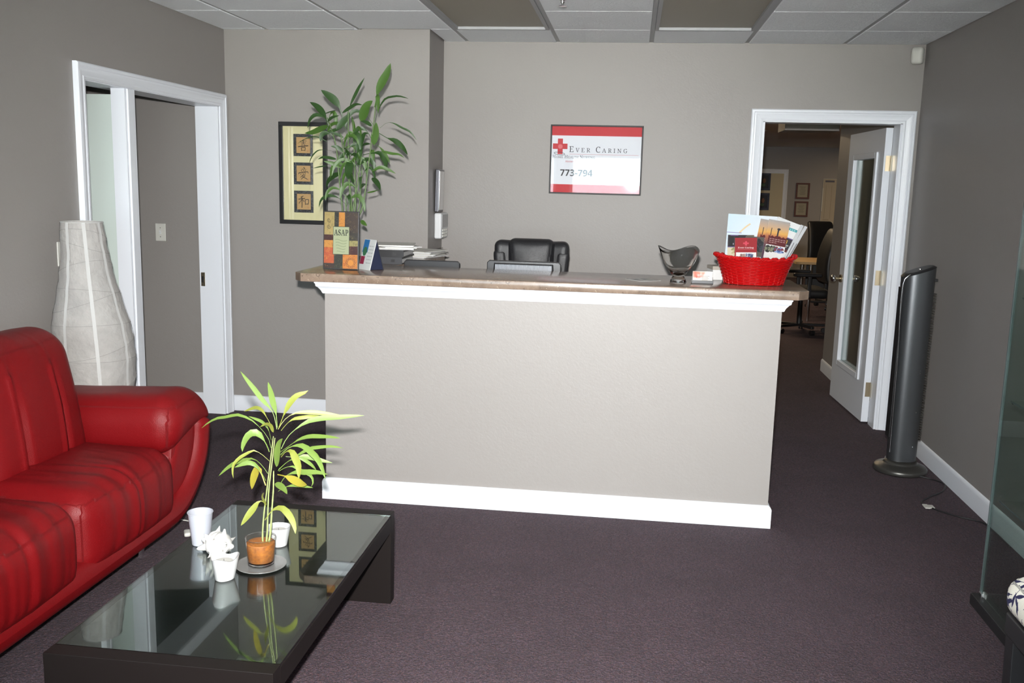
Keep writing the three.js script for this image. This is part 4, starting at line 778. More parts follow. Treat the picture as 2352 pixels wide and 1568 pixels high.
// ------------------------------------------------------------------ things on the counter
{
  const p = thing('word_plaque', 'patchwork patterned plaque reading ASAP, leaning upright on the counter', 'plaque', [-1.427, CT, -4.505], 0.02);
  const w = 0.180, h = 0.288;
  const t = canvasTex(512, 820, (g, W, H) => {
    const R = (x, y, a, b, c) => { g.fillStyle = c; g.fillRect(x * W, y * H, a * W, b * H); };
    R(0, 0, 1, 1, '#3a2c20');
    R(0, 0, 0.30, 0.40, '#a8945a'); R(0.30, 0, 0.13, 0.26, '#24241a'); R(0.43, 0, 0.18, 0.26, '#c78430'); R(0.61, 0, 0.39, 0.36, '#3c2a1e');
    R(0, 0.40, 0.27, 0.10, '#3d100c'); R(0, 0.50, 0.27, 0.13, '#c98a38'); R(0.74, 0.36, 0.26, 0.14, '#2c2417'); R(0.74, 0.50, 0.26, 0.10, '#9a9058'); R(0.74, 0.60, 0.26, 0.15, '#441410');
    R(0, 0.63, 0.30, 0.28, '#b9552a'); R(0.30, 0.63, 0.26, 0.37, '#2b2a1c'); R(0.56, 0.75, 0.44, 0.25, '#c77a2c'); R(0, 0.91, 0.30, 0.09, '#33251a');
    for (let i = 0; i < 520; i++) { const x = rnd() * W, y = rnd() * H, warm = (y > 0.63 * H && x < 0.3 * W) || (y > 0.75 * H && x > 0.56 * W); g.strokeStyle = warm ? (i % 2 ? 'rgba(235,178,80,0.55)' : 'rgba(110,36,16,0.45)') : (i % 2 ? 'rgba(190,170,110,0.35)' : 'rgba(20,16,10,0.4)'); g.lineWidth = 2 + rnd() * 3; g.beginPath(); g.arc(x, y, 5 + rnd() * 13, rnd() * 6, rnd() * 6 + 2.5); g.stroke(); }
    g.strokeStyle = '#2a2418'; g.lineWidth = 5; for (const [x, y] of [[70, 120], [70, 215]]) { g.beginPath(); g.arc(x, y, 26, 0, 5); g.stroke(); g.beginPath(); g.arc(x, y, 12, 1, 6.5); g.stroke(); }
    g.fillStyle = '#d3882e'; g.beginPath(); g.arc(410, 735, 44, 0, 7); g.fill(); g.strokeStyle = '#7c4a1a'; g.lineWidth = 6; for (let a = 0; a < 10; a++) { g.beginPath(); g.arc(410 + 62 * Math.cos(a * 0.628), 735 + 62 * Math.sin(a * 0.628), 14, 0, 7); g.stroke(); }
    R(0.262, 0.252, 0.488, 0.50, '#20281c'); R(0.272, 0.259, 0.468, 0.486, '#a8b08a');
    g.fillStyle = '#1d2018'; g.font = 'bold 118px serif'; g.save(); g.translate(0.505 * W, 0.41 * H); g.scale(0.68, 1); g.textAlign = 'center'; g.fillText('ASAP', 0, 0); g.restore();
    g.strokeStyle = '#5d6a4c'; g.lineWidth = 4; for (let i = 0; i < 5; i++) { g.beginPath(); g.moveTo(170 + i * 6, 400 + i * 42); g.bezierCurveTo(220, 370 + i * 46, 270, 450 + i * 36, 350 - i * 8, 405 + i * 42); g.stroke(); }
  });
  const tilt = (g) => g.rotateX(-0.075).translate(0, 0.002, 0);
  part(p, 'board', tilt(bx(-w / 2, w / 2, 0, h, -0.014, 0.0, 0.003)), M.blackPlastic, 'black plaque edge');
  part(p, 'print', tilt(new THREE.PlaneGeometry(w - 0.010, h - 0.012).translate(0, h / 2, 0.0006)), phys({ map: t, color: lin(0.62, 0.62, 0.62), roughness: 0.3, clearcoat: 0.5, clearcoatRoughness: 0.1 }), 'patchwork print with the word ASAP');
  part(p, 'easel', bx(-0.02, 0.02, 0.0, 0.15, -0.06, -0.056).rotateX(0.06), M.blackPlastic);
}
{
  const c = thing('desk_calendar', 'tent shaped desk calendar standing beside the patterned plaque', 'calendar', [-1.298, CT, -4.60], -0.72);
  const A = 0.27, w = 0.105, h = 0.155;
  const t = canvasTex(256, 300, (g, W, H) => { g.fillStyle = '#e4e7e6'; g.fillRect(0, 0, W, H); g.fillStyle = '#2f77b4'; g.fillRect(0, 0, 120, 130); g.fillStyle = '#3e7a54'; g.beginPath(); g.arc(60, 120, 46, 0, 7); g.fill(); g.fillStyle = '#9c2c4c'; g.fillRect(0, 170, 90, 80); g.fillStyle = '#5d646c'; for (let i = 0; i < 6; i++) for (let j = 0; j < 5; j++) g.fillRect(138 + j * 22, 60 + i * 34, 9, 8); });
  for (const s of [1, -1]) {
    const q = (g) => { g.rotateX(-s * A).translate(0, 0, s * h * Math.sin(A)); return g; };
    part(c, 'panel', q(bx(-w / 2, w / 2, 0, h, -0.0015, 0.0015)), s > 0 ? M.paper : M.charcoal);
    if (s > 0) part(c, 'page', q(new THREE.PlaneGeometry(w - 0.004, h - 0.004).translate(0, h / 2, 0.0022)), print(t), 'printed calendar page');
  }
  const card = std({ color: lin(0.012, 0.016, 0.04), roughness: 0.5 });
  part(c, 'dark_end_sheet', poly([[-h * Math.sin(A) + 0.004, 0.002], [h * Math.sin(A) - 0.004, 0.002], [0, h * Math.cos(A) - 0.008]], 0.002).rotateY(Math.PI / 2).translate(w / 2 - 0.003, 0, 0), card, 'dark navy sheet across the open end');  // dark sheet closing the open end of the tent, for its dark inside
}
{
  const stack = [['ring_binder', 'grey ring binder at the bottom of the pile behind the calendar', 0, 0.036, 0.0, 0.0], ['ring_binder', 'black ring binder lying on the grey binder', 0.036, 0.038, 0.004, 0.03]];
  for (const [n, label, y, h, dx, turn] of stack) {
    const b = thing(n, label, 'binder', [-1.335 + dx, CT + y, -5.09], turn, 'ring binders on the counter return');
    const cover = y ? M.blackPlastic : M.charcoal;
    part(b, 'cover', merge([bx(-0.11, 0.11, 0, 0.003, -0.14, 0.14), bx(-0.11, 0.11, h - 0.003, h, -0.14, 0.14), bx(-0.11, 0.11, 0, h, 0.138, 0.141)]), cover);
    part(b, 'pages', bx(-0.104, 0.104, 0.004, h - 0.012, -0.136, 0.12), M.paper, 'white pages');
    part(b, 'spine_label', bx(0.05, 0.07, h * 0.3, h * 0.7, 0.141, 0.1418), M.black);
  }
  const sheets = [['paper_stack', 'loose stack of white papers lying on the black binder', [-1.30, CT + 0.074, -5.12], 0.35, 0.21, 0.28, 6], ['paper_stack', 'splayed stack of papers on the counter return by the step wall', [-1.245, CT, -5.55], -0.2, 0.20, 0.27, 9]];
  for (const [n, label, pos, turn, w, d, k] of sheets) {
    const o = thing(n, label, 'papers', pos, turn, 'paper stacks on the counter return');
    for (let i = 0; i < k; i++) part(o, 'sheet', slab(w, 0.004, d).rotateY(rr(-0.22, 0.22)).translate(rr(-0.012, 0.012), i * 0.0042, rr(-0.01, 0.01)), i % 3 === 2 ? M.ivory : M.paper);
  }
}
{
  // clear glass bowl with a wavy three pointed rim on a heavy foot
  const b = thing('glass_bowl', 'clear glass bowl with a pointed wavy rim on a heavy glass foot', 'bowl', [0.227, CT, -4.50]);
  const outer = [[0.0001, 0], [0.036, 0], [0.039, 0.004], [0.036, 0.016], [0.028, 0.030], [0.028, 0.036], [0.042, 0.048], [0.062, 0.078], [0.080, 0.112], [0.093, 0.148], [0.097, 0.160]];
  const inner = [[0.0955, 0.160], [0.0905, 0.147], [0.0775, 0.112], [0.0595, 0.0785], [0.040, 0.051], [0.0001, 0.041]];
  const pts = [...outer, ...inner];
  part(b, 'bowl', grid(pts.length - 1, 64, (u, v, i) => { const a = v * Math.PI * 2, [r, y] = pts[i], k = Math.pow(Math.min(1, y / 0.16), 2.2), wave = Math.cos(3 * a + 2.6); const q = r * (1 + 0.06 * k * wave), yy = y + 0.013 * k * wave; return [q * Math.cos(a), yy, q * Math.sin(a)]; }), M.clearGlass);
}
{
  const h = thing('card_holder', 'small black holder with a stack of business cards beside the glass bowl', 'card holder', [0.34, CT, -4.505], 0.02);
  part(h, 'tray', merge([bx(-0.05, 0.05, 0, 0.004, -0.02, 0.018, 0.001), bx(-0.05, 0.05, 0, 0.016, 0.014, 0.018, 0.001), bx(-0.05, 0.05, 0, 0.03, -0.02, -0.016, 0.001)]), M.blackPlastic);
  const t = canvasTex(256, 150, (g, W, H) => { g.fillStyle = '#efe6dc'; g.fillRect(0, 0, W, H); for (let i = 0; i < 70; i++) { g.fillStyle = `rgba(${200 + rnd() * 40},${60 + rnd() * 50},${40 + rnd() * 30},0.16)`; const x = rnd() * rnd() * 150; g.fillRect(x, rnd() * 90 - 20, 34, 30); } g.fillStyle = '#c9543c'; g.fillRect(44, 56, 10, 34); g.fillRect(32, 68, 34, 10); g.fillStyle = '#7b7064'; for (const y of [60, 78, 96, 112]) g.fillRect(118, y, 100 - (y % 30), 5); });
  part(h, 'cards', bx(-0.046, 0.046, 0.005, 0.057, -0.015, 0.006).rotateX(-0.12), M.paper, 'white card stack');
  part(h, 'card_print', new THREE.PlaneGeometry(0.092, 0.051).translate(0, 0.0305, 0.0066).rotateX(-0.12), print(t), 'orange splashed business card');
  const s = thing('paper_slip', 'small white printed slip lying flat in front of the glass bowl', 'slip', [0.063, CT, -4.575], 0.62);
  part(s, 'sheet', slab(0.125, 0.0008, 0.12), M.paper);
  const t2 = canvasTex(128, 128, (g) => { g.fillStyle = '#d8d6d0'; g.fillRect(0, 0, 128, 128); g.fillStyle = '#7f8284'; g.fillRect(18, 20, 34, 40); g.fillRect(72, 24, 36, 38); });
  part(s, 'print', new THREE.PlaneGeometry(0.12, 0.115).rotateX(-Math.PI / 2).translate(0, 0.0012, 0), print(t2));
  const bxs = thing('card_box', 'small white open box half hidden behind the red basket', 'box', [0.43, CT, -4.76], 0.2);
  part(bxs, 'body', slab(0.075, 0.062, 0.10, 0.002), M.paper); part(bxs, 'lid', bx(-0.039, 0.039, 0.05, 0.068, -0.052, 0.052, 0.002), std({ color: lin(0.3, 0.27, 0.23), roughness: 0.7 }));
}
// ------------------------------------------------------------------ red basket and its brochures
{
  const BX = 0.585, BZ = -4.575;
  const b = thing('wicker_basket', 'glossy red oval wicker basket full of brochures on the counter corner', 'basket', [BX, CT + 0.002, BZ]);
  const rows = 18, H = 0.122, ax = (t) => 0.136 + 0.048 * Math.pow(t, 1.3), az = (t) => 0.094 + 0.034 * Math.pow(t, 1.3), stakes = 30;
  const rimY = (a) => H + 0.012 * Math.pow(Math.abs(Math.cos(a)), 4) ;
  const g = [];
  for (let r = 0; r < rows; r++) {
    const t = (r + 0.5) / rows, n = stakes * 5;
    g.push(grid(n, 6, (u, v) => { const a = u * Math.PI * 2, w = (r % 2 ? 1 : -1) * Math.cos(a * stakes / 2) * 0.0022, e = v * Math.PI * 2, R = 0.0046; const X = ax(t) + w + R * Math.cos(e), Z = az(t) + w + R * Math.cos(e); return [X * Math.cos(a), t * rimY(a) + R * 0.95 * Math.sin(e), Z * Math.sin(a)]; }));
  }
  const weave = part(b, 'weave', merge(g), M.redWicker, 'woven red cane sides'); weave.userData.kind = 'stuff';
  const st = [];
  for (let k = 0; k < stakes; k++) { const a = (k + 0.5) / stakes * Math.PI * 2; st.push(taper([0, 0.5, 1].map((t) => V(ax(t) * Math.cos(a), t * rimY(a), az(t) * Math.sin(a))), 0.0034, { seg: 3, radial: 6 })); }
  part(b, 'stakes', merge(st), M.redWicker).userData.kind = 'stuff';
  for (const [off, ph] of [[0.003, 0], [-0.004, Math.PI], [0.0, Math.PI / 2]]) part(b, 'rim_strand', grid(240, 8, (u, v) => { const a = u * Math.PI * 2, e = v * Math.PI * 2, w = 0.004 * Math.sin(a * 26 + ph), R = 0.0055; const X = ax(1) + off + w + R * Math.cos(e), Z = az(1) + off + w + R * Math.cos(e); return [X * Math.cos(a), rimY(a) + 0.002 + 0.005 * Math.cos(a * 26 + ph) + R * Math.sin(e), Z * Math.sin(a)]; }), M.redWicker, 'braided red rim');
  part(b, 'bottom', new THREE.CylinderGeometry(1, 1, 0.006, 48).scale(0.134, 1, 0.092).translate(0, 0.004, 0), M.redWicker);
  // a printed sheet: centre of its lower edge (world x, z), width, height, lean to the side, lean back
  function brochure(name, label, category, x, z, w, h, roll, back, draw, bend = 0, thick = 0.003, lift = 0) {
    const o = thing(name, label, category, [x, CT + 0.013 + lift + w / 2 * Math.abs(Math.sin(roll)), z], 0, 'brochures in the red basket');
    const pose = (q) => q.rotateX(back).rotateZ(roll);
    const surf = (zz, W2, H2) => grid(12, 8, (u, v) => { const X = (u - 0.5) * W2; return [X, v * H2, zz + bend * (4 * (u - 0.5) * (u - 0.5)) * v, u, v]; });
    const g1 = surf(thick, w, h), g0 = surf(0, w, h);
    part(o, 'sheet', pose(merge([g0, surf(thick * 0.9, w, h), bx(-w / 2, -w / 2 + 0.001, 0, h, 0, thick * 0.9).translate(0, 0, bend * 0.5), bx(w / 2 - 0.001, w / 2, 0, h, 0, thick * 0.9).translate(0, 0, bend * 0.5)])), std({ color: lin(0.75, 0.75, 0.74), roughness: 0.7, side: THREE.DoubleSide }));
    part(o, 'cover_print', pose(g1), phys({ map: canvasTex(Math.round(900 * w / Math.max(w, h)), Math.round(900 * h / Math.max(w, h)), draw), color: lin(0.55, 0.55, 0.55), roughness: 0.6, specularIntensity: 0.4, side: THREE.DoubleSide }), 'printed cover');
    return o;
  }
  const blob = (g, x, y, r, c, n = 30) => { for (let i = 0; i < n; i++) { g.fillStyle = c[i % c.length]; g.beginPath(); g.ellipse(x + (rnd() - 0.5) * r * 1.4, y + (rnd() - 0.5) * r * 1.4, r * (0.15 + rnd() * 0.3), r * (0.1 + rnd() * 0.25), rnd() * 3, 0, 7); g.fill(); } };
  brochure('folder', 'large white folder with a pale blue sky print, tallest in the red basket', 'folder', 0.561, -4.607, 0.232, 0.262, -0.035, -0.09, (g, W, H) => {
    const q = g.createLinearGradient(0, 0, W, H * 0.6); q.addColorStop(0, '#cfe6f3'); q.addColorStop(0.35, '#dceaf4'); q.addColorStop(1, '#f0eff2'); g.fillStyle = q; g.fillRect(0, 0, W, H);
    g.strokeStyle = 'rgba(240,205,150,0.8)'; g.lineWidth = 26; g.beginPath(); g.moveTo(W * 0.25, H * 0.34); g.quadraticCurveTo(W * 0.36, H * 0.22, W * 0.46, H * 0.16); g.stroke(); g.fillStyle = '#8d7bb5'; g.fillRect(0, H * 0.33, W * 0.3, 10);
  }, 0, 0.003, 0.046);
  brochure('booklet', 'dark booklet with purple band and two dark bottles, left in the red basket', 'booklet', 0.520, -4.585, 0.122, 0.216, 0.02, -0.06, (g, W, H) => {
    g.fillStyle = '#d9cdb0'; g.fillRect(0, 0, W, H); g.scale(1, 0.56); g.fillStyle = '#2a222a'; g.fillRect(0, 0, W, H); g.fillStyle = '#6f568c'; g.fillRect(W * 0.1, 0, W * 0.3, 30); g.fillStyle = '#111016'; for (const x of [0.06, 0.28]) { g.fillRect(W * x, 50, W * 0.16, H * 0.5); } g.fillStyle = '#b8b0c0'; g.fillRect(W * 0.2, H * 0.32, 14, 60); g.fillRect(W * 0.43, H * 0.32, 14, 60);
    g.fillStyle = '#7a639b'; g.fillRect(0, H * 0.46, W, 26); g.fillStyle = '#d9cdb0'; g.fillRect(0, H * 0.49, W, H * 0.51); blob(g, W * 0.35, H * 0.62, 120, ['#a08f5c', '#c8b98d', '#8a9060']); g.fillStyle = '#77705c'; g.fillRect(W * 0.72, 10, W * 0.28, H * 0.12);
  });
  brochure('pamphlet', 'red pamphlet with a pink cross and a couple photo, in the front of the basket', 'pamphlet', 0.542, -4.545, 0.102, 0.205, 0.03, -0.10, (g, W, H) => {
    g.fillStyle = '#ecebea'; g.fillRect(0, 0, W, H); g.scale(1, 0.78); g.fillStyle = '#9d1620'; g.fillRect(0, 0, W, H); g.fillStyle = '#d8455a'; g.fillRect(W * 0.46, H * 0.10, W * 0.09, H * 0.13); g.fillRect(W * 0.37, H * 0.14, W * 0.26, H * 0.045);
    g.fillStyle = '#f3dcdc'; g.textAlign = 'center'; g.font = `bold ${Math.round(W * 0.12)}px serif`; g.fillText('Ever Caring', W / 2, H * 0.31); g.fillStyle = '#d9a0a4'; g.fillRect(W * 0.12, H * 0.335, W * 0.76, 4);
    g.fillStyle = '#ecebea'; g.fillRect(W * 0.06, H * 0.43, W * 0.92, H * 0.57); blob(g, W * 0.42, H * 0.55, 80, ['#a9877b', '#8c6f6a', '#c0a79b']); blob(g, W * 0.66, H * 0.54, 90, ['#5f6c8e', '#7e8aa8', '#47506e']);
  });
  brochure('pamphlet', 'dark photo card between the red pamphlet and the white folder', 'pamphlet', 0.57, -4.575, 0.085, 0.21, -0.05, -0.08, (g, W, H) => { g.fillStyle = '#57534c'; g.fillRect(0, 0, W, H); blob(g, W * 0.7, H * 0.2, 140, ['#20222a', '#343844', '#1a1a20']); g.fillStyle = '#c9cfd6'; g.fillRect(0, H * 0.45, W, H * 0.55); });
  const sunset = (rag) => (g, W, H) => {
    g.fillStyle = '#e5e2e0'; g.fillRect(0, 0, W, H); g.scale(1, 0.66);
    const q = g.createLinearGradient(0, 0, 0, H * 0.7); q.addColorStop(0, '#a7a3a0'); q.addColorStop(0.25, '#c9a889'); q.addColorStop(0.45, '#e3ab55'); q.addColorStop(0.6, '#b46a45'); q.addColorStop(1, '#4c3045'); g.fillStyle = q; g.fillRect(0, 0, W, H);
    g.fillStyle = '#2c2a30'; g.fillRect(W * 0.5, H * 0.22, W * 0.07, H * 0.2); g.fillRect(W * 0.2, H * 0.2, 10, H * 0.2); g.beginPath(); g.arc(W * 0.55, H * 0.21, W * 0.08, 0, 7); g.fill();
    g.fillStyle = '#5c0f14'; g.beginPath(); g.moveTo(W * 0.14, H * 0.42); for (let i = 0; i <= 10; i++) g.lineTo(W * (0.14 + i * 0.086), H * (0.38 + (i % 2) * 0.035 - (i === 5 ? 0.03 : 0))); g.lineTo(W, H * 0.62); g.lineTo(W * 0.14, H * 0.60); g.fill();
    g.fillStyle = '#caa7a4'; for (const y of [0.46, 0.505, 0.55]) for (let x = 0.2; x < (y > 0.54 ? 0.5 : 0.9); x += 0.13) g.fillRect(W * x, H * y, W * 0.1, 12);
    g.fillStyle = '#e5e2e0'; g.fillRect(W * 0.1, H * 0.62, W * 0.9, H * 0.38); blob(g, W * 0.32, H * 0.72, 90, ['#23231f', '#4b4d3e', '#7f8068']); blob(g, W * 0.72, H * 0.72, 80, ['#3f5c94', '#8fa4cf', '#7d2f38']);
  };
  brochure('brochure', 'sunset covered brochure leaning behind its twin in the red basket', 'brochure', 0.612, -4.60, 0.10, 0.285, -0.15, -0.06, sunset(1));
  brochure('brochure', 'sunset covered brochure with maroon ragged band, in front of its twin', 'brochure', 0.645, -4.56, 0.10, 0.285, -0.15, -0.06, sunset(2));
  brochure('newsletter', 'white newsletter with a teal banner, curling beside the sunset brochures', 'newsletter', 0.645, -4.59, 0.118, 0.285, -0.34, -0.05, (g, W, H) => {
    g.fillStyle = '#e6e8e8'; g.fillRect(0, 0, W, H); g.scale(1, 0.76); g.fillStyle = '#2f9aa2'; g.fillRect(W * 0.04, H * 0.13, W * 0.86, H * 0.055); g.fillStyle = '#9fd2d4'; for (let i = 0; i < 9; i++) g.fillRect(W * (0.1 + i * 0.085), H * 0.145, W * 0.05, H * 0.026); g.fillStyle = '#9ab4bb'; g.fillRect(W * 0.42, H * 0.08, W * 0.16, H * 0.02);
    g.fillStyle = '#201b26'; g.fillRect(W * 0.42, H * 0.36, W * 0.46, H * 0.30); g.fillStyle = '#6a5596'; g.fillRect(W * 0.42, H * 0.345, W * 0.46, H * 0.018); blob(g, W * 0.62, H * 0.44, 40, ['#c99a2c', '#e0b64a']); g.fillStyle = '#a8a9a4'; g.fillRect(W * 0.47, H * 0.50, W * 0.34, H * 0.03); g.fillRect(W * 0.47, H * 0.54, W * 0.30, H * 0.025); g.fillStyle = '#5a1218'; g.fillRect(W * 0.42, H * 0.6, W * 0.46, H * 0.06); g.fillStyle = '#a9a6a0'; for (let i = 0; i < 6; i++) g.fillRect(W * 0.08, H * (0.36 + i * 0.04), W * 0.28, 6);
  }, 0.01);
  for (const [x, z, r, label] of [[0.674, -4.545, -0.46, 'thin magazine leaning furthest out at the office end of the basket'], [0.668, -4.532, -0.41, 'thin magazine leaning outwards in front of the curling newsletter']]) brochure('magazine', label, 'magazine', x, z, 0.014, 0.295, r, -0.03, (g, W, H) => { g.fillStyle = '#c8cbce'; g.fillRect(0, 0, W, H); g.fillStyle = '#4a4c50'; g.fillRect(W * 0.6, H * 0.3, W * 0.2, H * 0.5); }, 0, 0.006);
}
// ------------------------------------------------------------------ behind the counter
function monitor(label, x, z, w, h, top, slots) {
  const m = thing('computer_monitor', label, 'monitor', [x, 0.75, z]);
  const y1 = top - 0.75, y0 = y1 - h;
  part(m, 'shell', poly([[-w / 2, y0], [w / 2, y0], [w / 2, y1 - 0.012], [w / 2 - 0.012, y1], [-w / 2 + 0.012, y1], [-w / 2, y1 - 0.012]], 0.03, 0.004).translate(0, 0, -0.03), M.blackPlastic);
  if (slots) {
    part(m, 'rear_bulge', poly([[-w / 2 + 0.015, y0 + 0.03], [w / 2 - 0.015, y0 + 0.03], [w / 2 - 0.04, y1 - 0.012], [-w / 2 + 0.04, y1 - 0.012]], 0.02, 0.008), M.blackPlastic);
    for (let i = 0; i < 44; i++) part(m, 'vent_fin', bx(-w / 2 + 0.05 + i * (w - 0.1) / 43 - 0.0016, -w / 2 + 0.05 + i * (w - 0.1) / 43 + 0.0016, y1 - 0.05, y1 - 0.018, 0.018, 0.0235), std({ color: lin(0.34, 0.37, 0.42), roughness: 0.35 }));
  }
  part(m, 'screen', bx(-w / 2 + 0.015, w / 2 - 0.015, y0 + 0.015, y1 - 0.015, -0.0315, -0.0305), M.black);
  part(m, 'neck', bx(-0.03, 0.03, 0.01, y0 + 0.08, -0.005, 0.02, 0.004), M.blackPlastic);
  part(m, 'base', bx(-0.11, 0.11, 0, 0.014, -0.09, 0.07, 0.006), M.blackPlastic);
}
monitor('black monitor seen from behind, with a row of pale vent slots', -0.562, -4.94, 0.395, 0.33, 1.17, true);
monitor('plain black monitor back beside the binders, without vent slots', -1.062, -4.95, 0.305, 0.30, 1.156, false);
function chairBase(c, mat) {
  part(c, 'gas_column', new THREE.CylinderGeometry(0.025, 0.03, 0.3, 16).translate(0, 0.25, 0), M.blackPlastic);
  for (let i = 0; i < 5; i++) {
    const a = i * Math.PI * 2 / 5 + 0.3;
    const leg = part(c, 'base_leg', bx(0.02, 0.29, 0.07, 0.10, -0.02, 0.02, 0.008).rotateY(a), M.blackPlastic);
    part(leg, 'caster', merge([-1, 1].map((s) => new THREE.CylinderGeometry(0.028, 0.028, 0.018, 18).rotateX(Math.PI / 2).translate(0, 0, s * 0.014))).translate(0.28, 0.0285, 0).rotateY(a), M.black);
  }
  part(c, 'seat', soft(0.25, 0.055, 0.25, 0.05, [16, 8, 16], (v, x, y, z) => { if (y > 0) v.y += 0.02 * (1 - x * x) * (1 - z * z); }).translate(0, 0.46, 0), mat);
  for (const s of [-1, 1]) part(c, 'armrest', merge([bx(s * 0.25 - 0.02, s * 0.25 + 0.02, 0.42, 0.66, -0.04, 0.0, 0.008), bx(s * 0.25 - 0.03, s * 0.25 + 0.03, 0.65, 0.69, -0.15, 0.16, 0.014)]), M.blackPlastic);
}
{
  const c = thing('office_chair', 'black leather executive chair with a padded headrest behind the counter', 'chair', [-0.595, 0, -5.50], 0.02);
  chairBase(c, M.blackLeather);
  part(c, 'backrest', soft(0.232, 0.36, 0.05, 0.045, [36, 40, 10], (v, x, y, z) => { const w = Math.abs(x); if (z > 0) v.z += 0.03 * w * w; if (y > 0.8) v.y += 0.012 * (w > 0.5 ? w - 0.5 : 0); v.x *= 1 - 0.05 * Math.max(0, 0.75 - Math.abs(y - 0.55)); }).translate(0, 0.875, -0.20), M.blackLeather);
  part(c, 'headrest', soft(0.142, 0.19, 0.05, 0.045, [28, 26, 10], (v, x, y, z) => { if (z > 0) v.z += 0.025 * (1 - x * x) * (1 - y * y); v.x *= 1 - 0.06 * (1 - y) * 0.5; }).translate(0, 1.062, -0.155), M.blackLeather, 'padded headrest');
  for (const s of [-1, 1]) part(c, 'wing', soft(0.04, 0.24, 0.03, 0.028, [10, 26, 8], (v, x, y) => { v.x += s * 0.022 * y; }).translate(s * 0.172, 0.94, -0.155), M.blackLeather, 'side bolster');
  part(c, 'back_bracket', bx(-0.04, 0.04, 0.42, 0.6, -0.27, -0.24, 0.006), M.blackPlastic);
}
// ------------------------------------------------------------------ tower fan with its cord
{
  const f = thing('tower_fan', 'silver grey tower fan on a round base beside the office door', 'fan', [1.592, 0, -5.46], 0.05);
  part(f, 'base', lathe([[0, 0], [0.142, 0], [0.147, 0.006], [0.147, 0.022], [0.138, 0.034], [0.10, 0.046], [0.088, 0.052], [0.086, 0.07], [0, 0.07]], 56), M.darkSilver, 'round dark base');
  // column section: flat front towards -x, round back
  const sec = (a) => { const c = Math.cos(a), s = Math.sin(a); return [0.078 * Math.sign(c) * Math.pow(Math.abs(c), 0.8), 0.068 * Math.sign(s) * Math.pow(Math.abs(s), 0.8)]; };
  const topY = (x) => 1.118 + (x + 0.078) / 0.156 * 0.062;
  part(f, 'column', mergeVertices(grid(40, 64, (u, v) => { const [x, z] = sec(v * Math.PI * 2); const k = 1 + 0.12 * u; return [x * k, 0.06 + u * (topY(x) - 0.06), z * k]; })), M.silver);
  const capPts = Array.from({ length: 48 }, (_, i) => sec(i / 48 * Math.PI * 2));
  part(f, 'control_panel', grid(6, 48, (u, v) => { const [x, z] = sec(v * Math.PI * 2), k = 1.12 * (1 - u) * 1.02; return [x * k, topY(x * (1 - u)) + 0.012 * Math.min(1, u * 6) , z * k]; }), M.black, 'sloped black control panel');
  part(f, 'button', new THREE.CylinderGeometry(0.008, 0.008, 0.004, 16).rotateZ(-0.35).translate(0.0, 1.163, 0.02), M.chrome);
  part(f, 'chrome_strip', taper([V(-0.081, 0.12, 0.045), V(-0.086, 0.6, 0.049), V(-0.089, 1.105, 0.05), V(-0.07, 1.128, 0.052), V(-0.02, 1.15, 0.05)], 0.0032, { seg: 10, radial: 8 }), M.chrome, 'bright chrome strip');
  part(f, 'front_grille', bx(-0.0905, -0.082, 0.2, 1.06, -0.035, 0.035, 0.004), M.black, 'black front grille');
  for (let i = 0; i < 60; i++) { const y = 0.19 + i * 0.0142, k = 1 + 0.12 * (y / 1.15); part(f, 'grille_rib', bx(0.052 * k, 0.088 * k, y, y + 0.005, -0.04 * k, 0.034 * k, 0.002), M.darkSilver); }
  for (const y of [0.16, 0.36, 0.585, 0.6, 0.82, 1.04]) part(f, 'screw', new THREE.CylinderGeometry(0.004, 0.004, 0.004, 10).rotateX(Math.PI / 2).translate(0.035, y, 0.062 * (1 + 0.12 * y / 1.15)), M.chrome);
  part(f, 'carry_handle', bx(0.06, 0.092, 1.1, 1.115, -0.05, 0.05, 0.003), M.black);
  const c = thing('power_cord', 'thin black power cord on the carpet, running from the fan to the cabinet', 'cord', [1.66, 0, -4.95]);
  part(c, 'cable', rel(c, taper([V(1.66, 0.012, -5.33), V(1.72, 0.005, -5.31), V(1.765, 0.005, -5.24), V(1.72, 0.005, -5.10), V(1.60, 0.005, -4.96), V(1.545, 0.005, -4.87), V(1.57, 0.006, -4.79), V(1.66, 0.005, -4.69), V(1.755, 0.005, -4.62), V(1.765, 0.005, -4.50), V(1.765, 0.005, -4.30)], 0.0042, { seg: 14, radial: 8 })), M.black);
  part(c, 'tag', rel(c, bx(1.535, 1.585, 0.004, 0.010, -4.83, -4.785, 0.002).translate(0, 0, 0)), M.ivory, 'white paper cord tag');
  part(c, 'tag', rel(c, bx(1.53, 1.555, 0.010, 0.016, -4.82, -4.76, 0.002)), M.ivory, 'white paper cord tag');
}
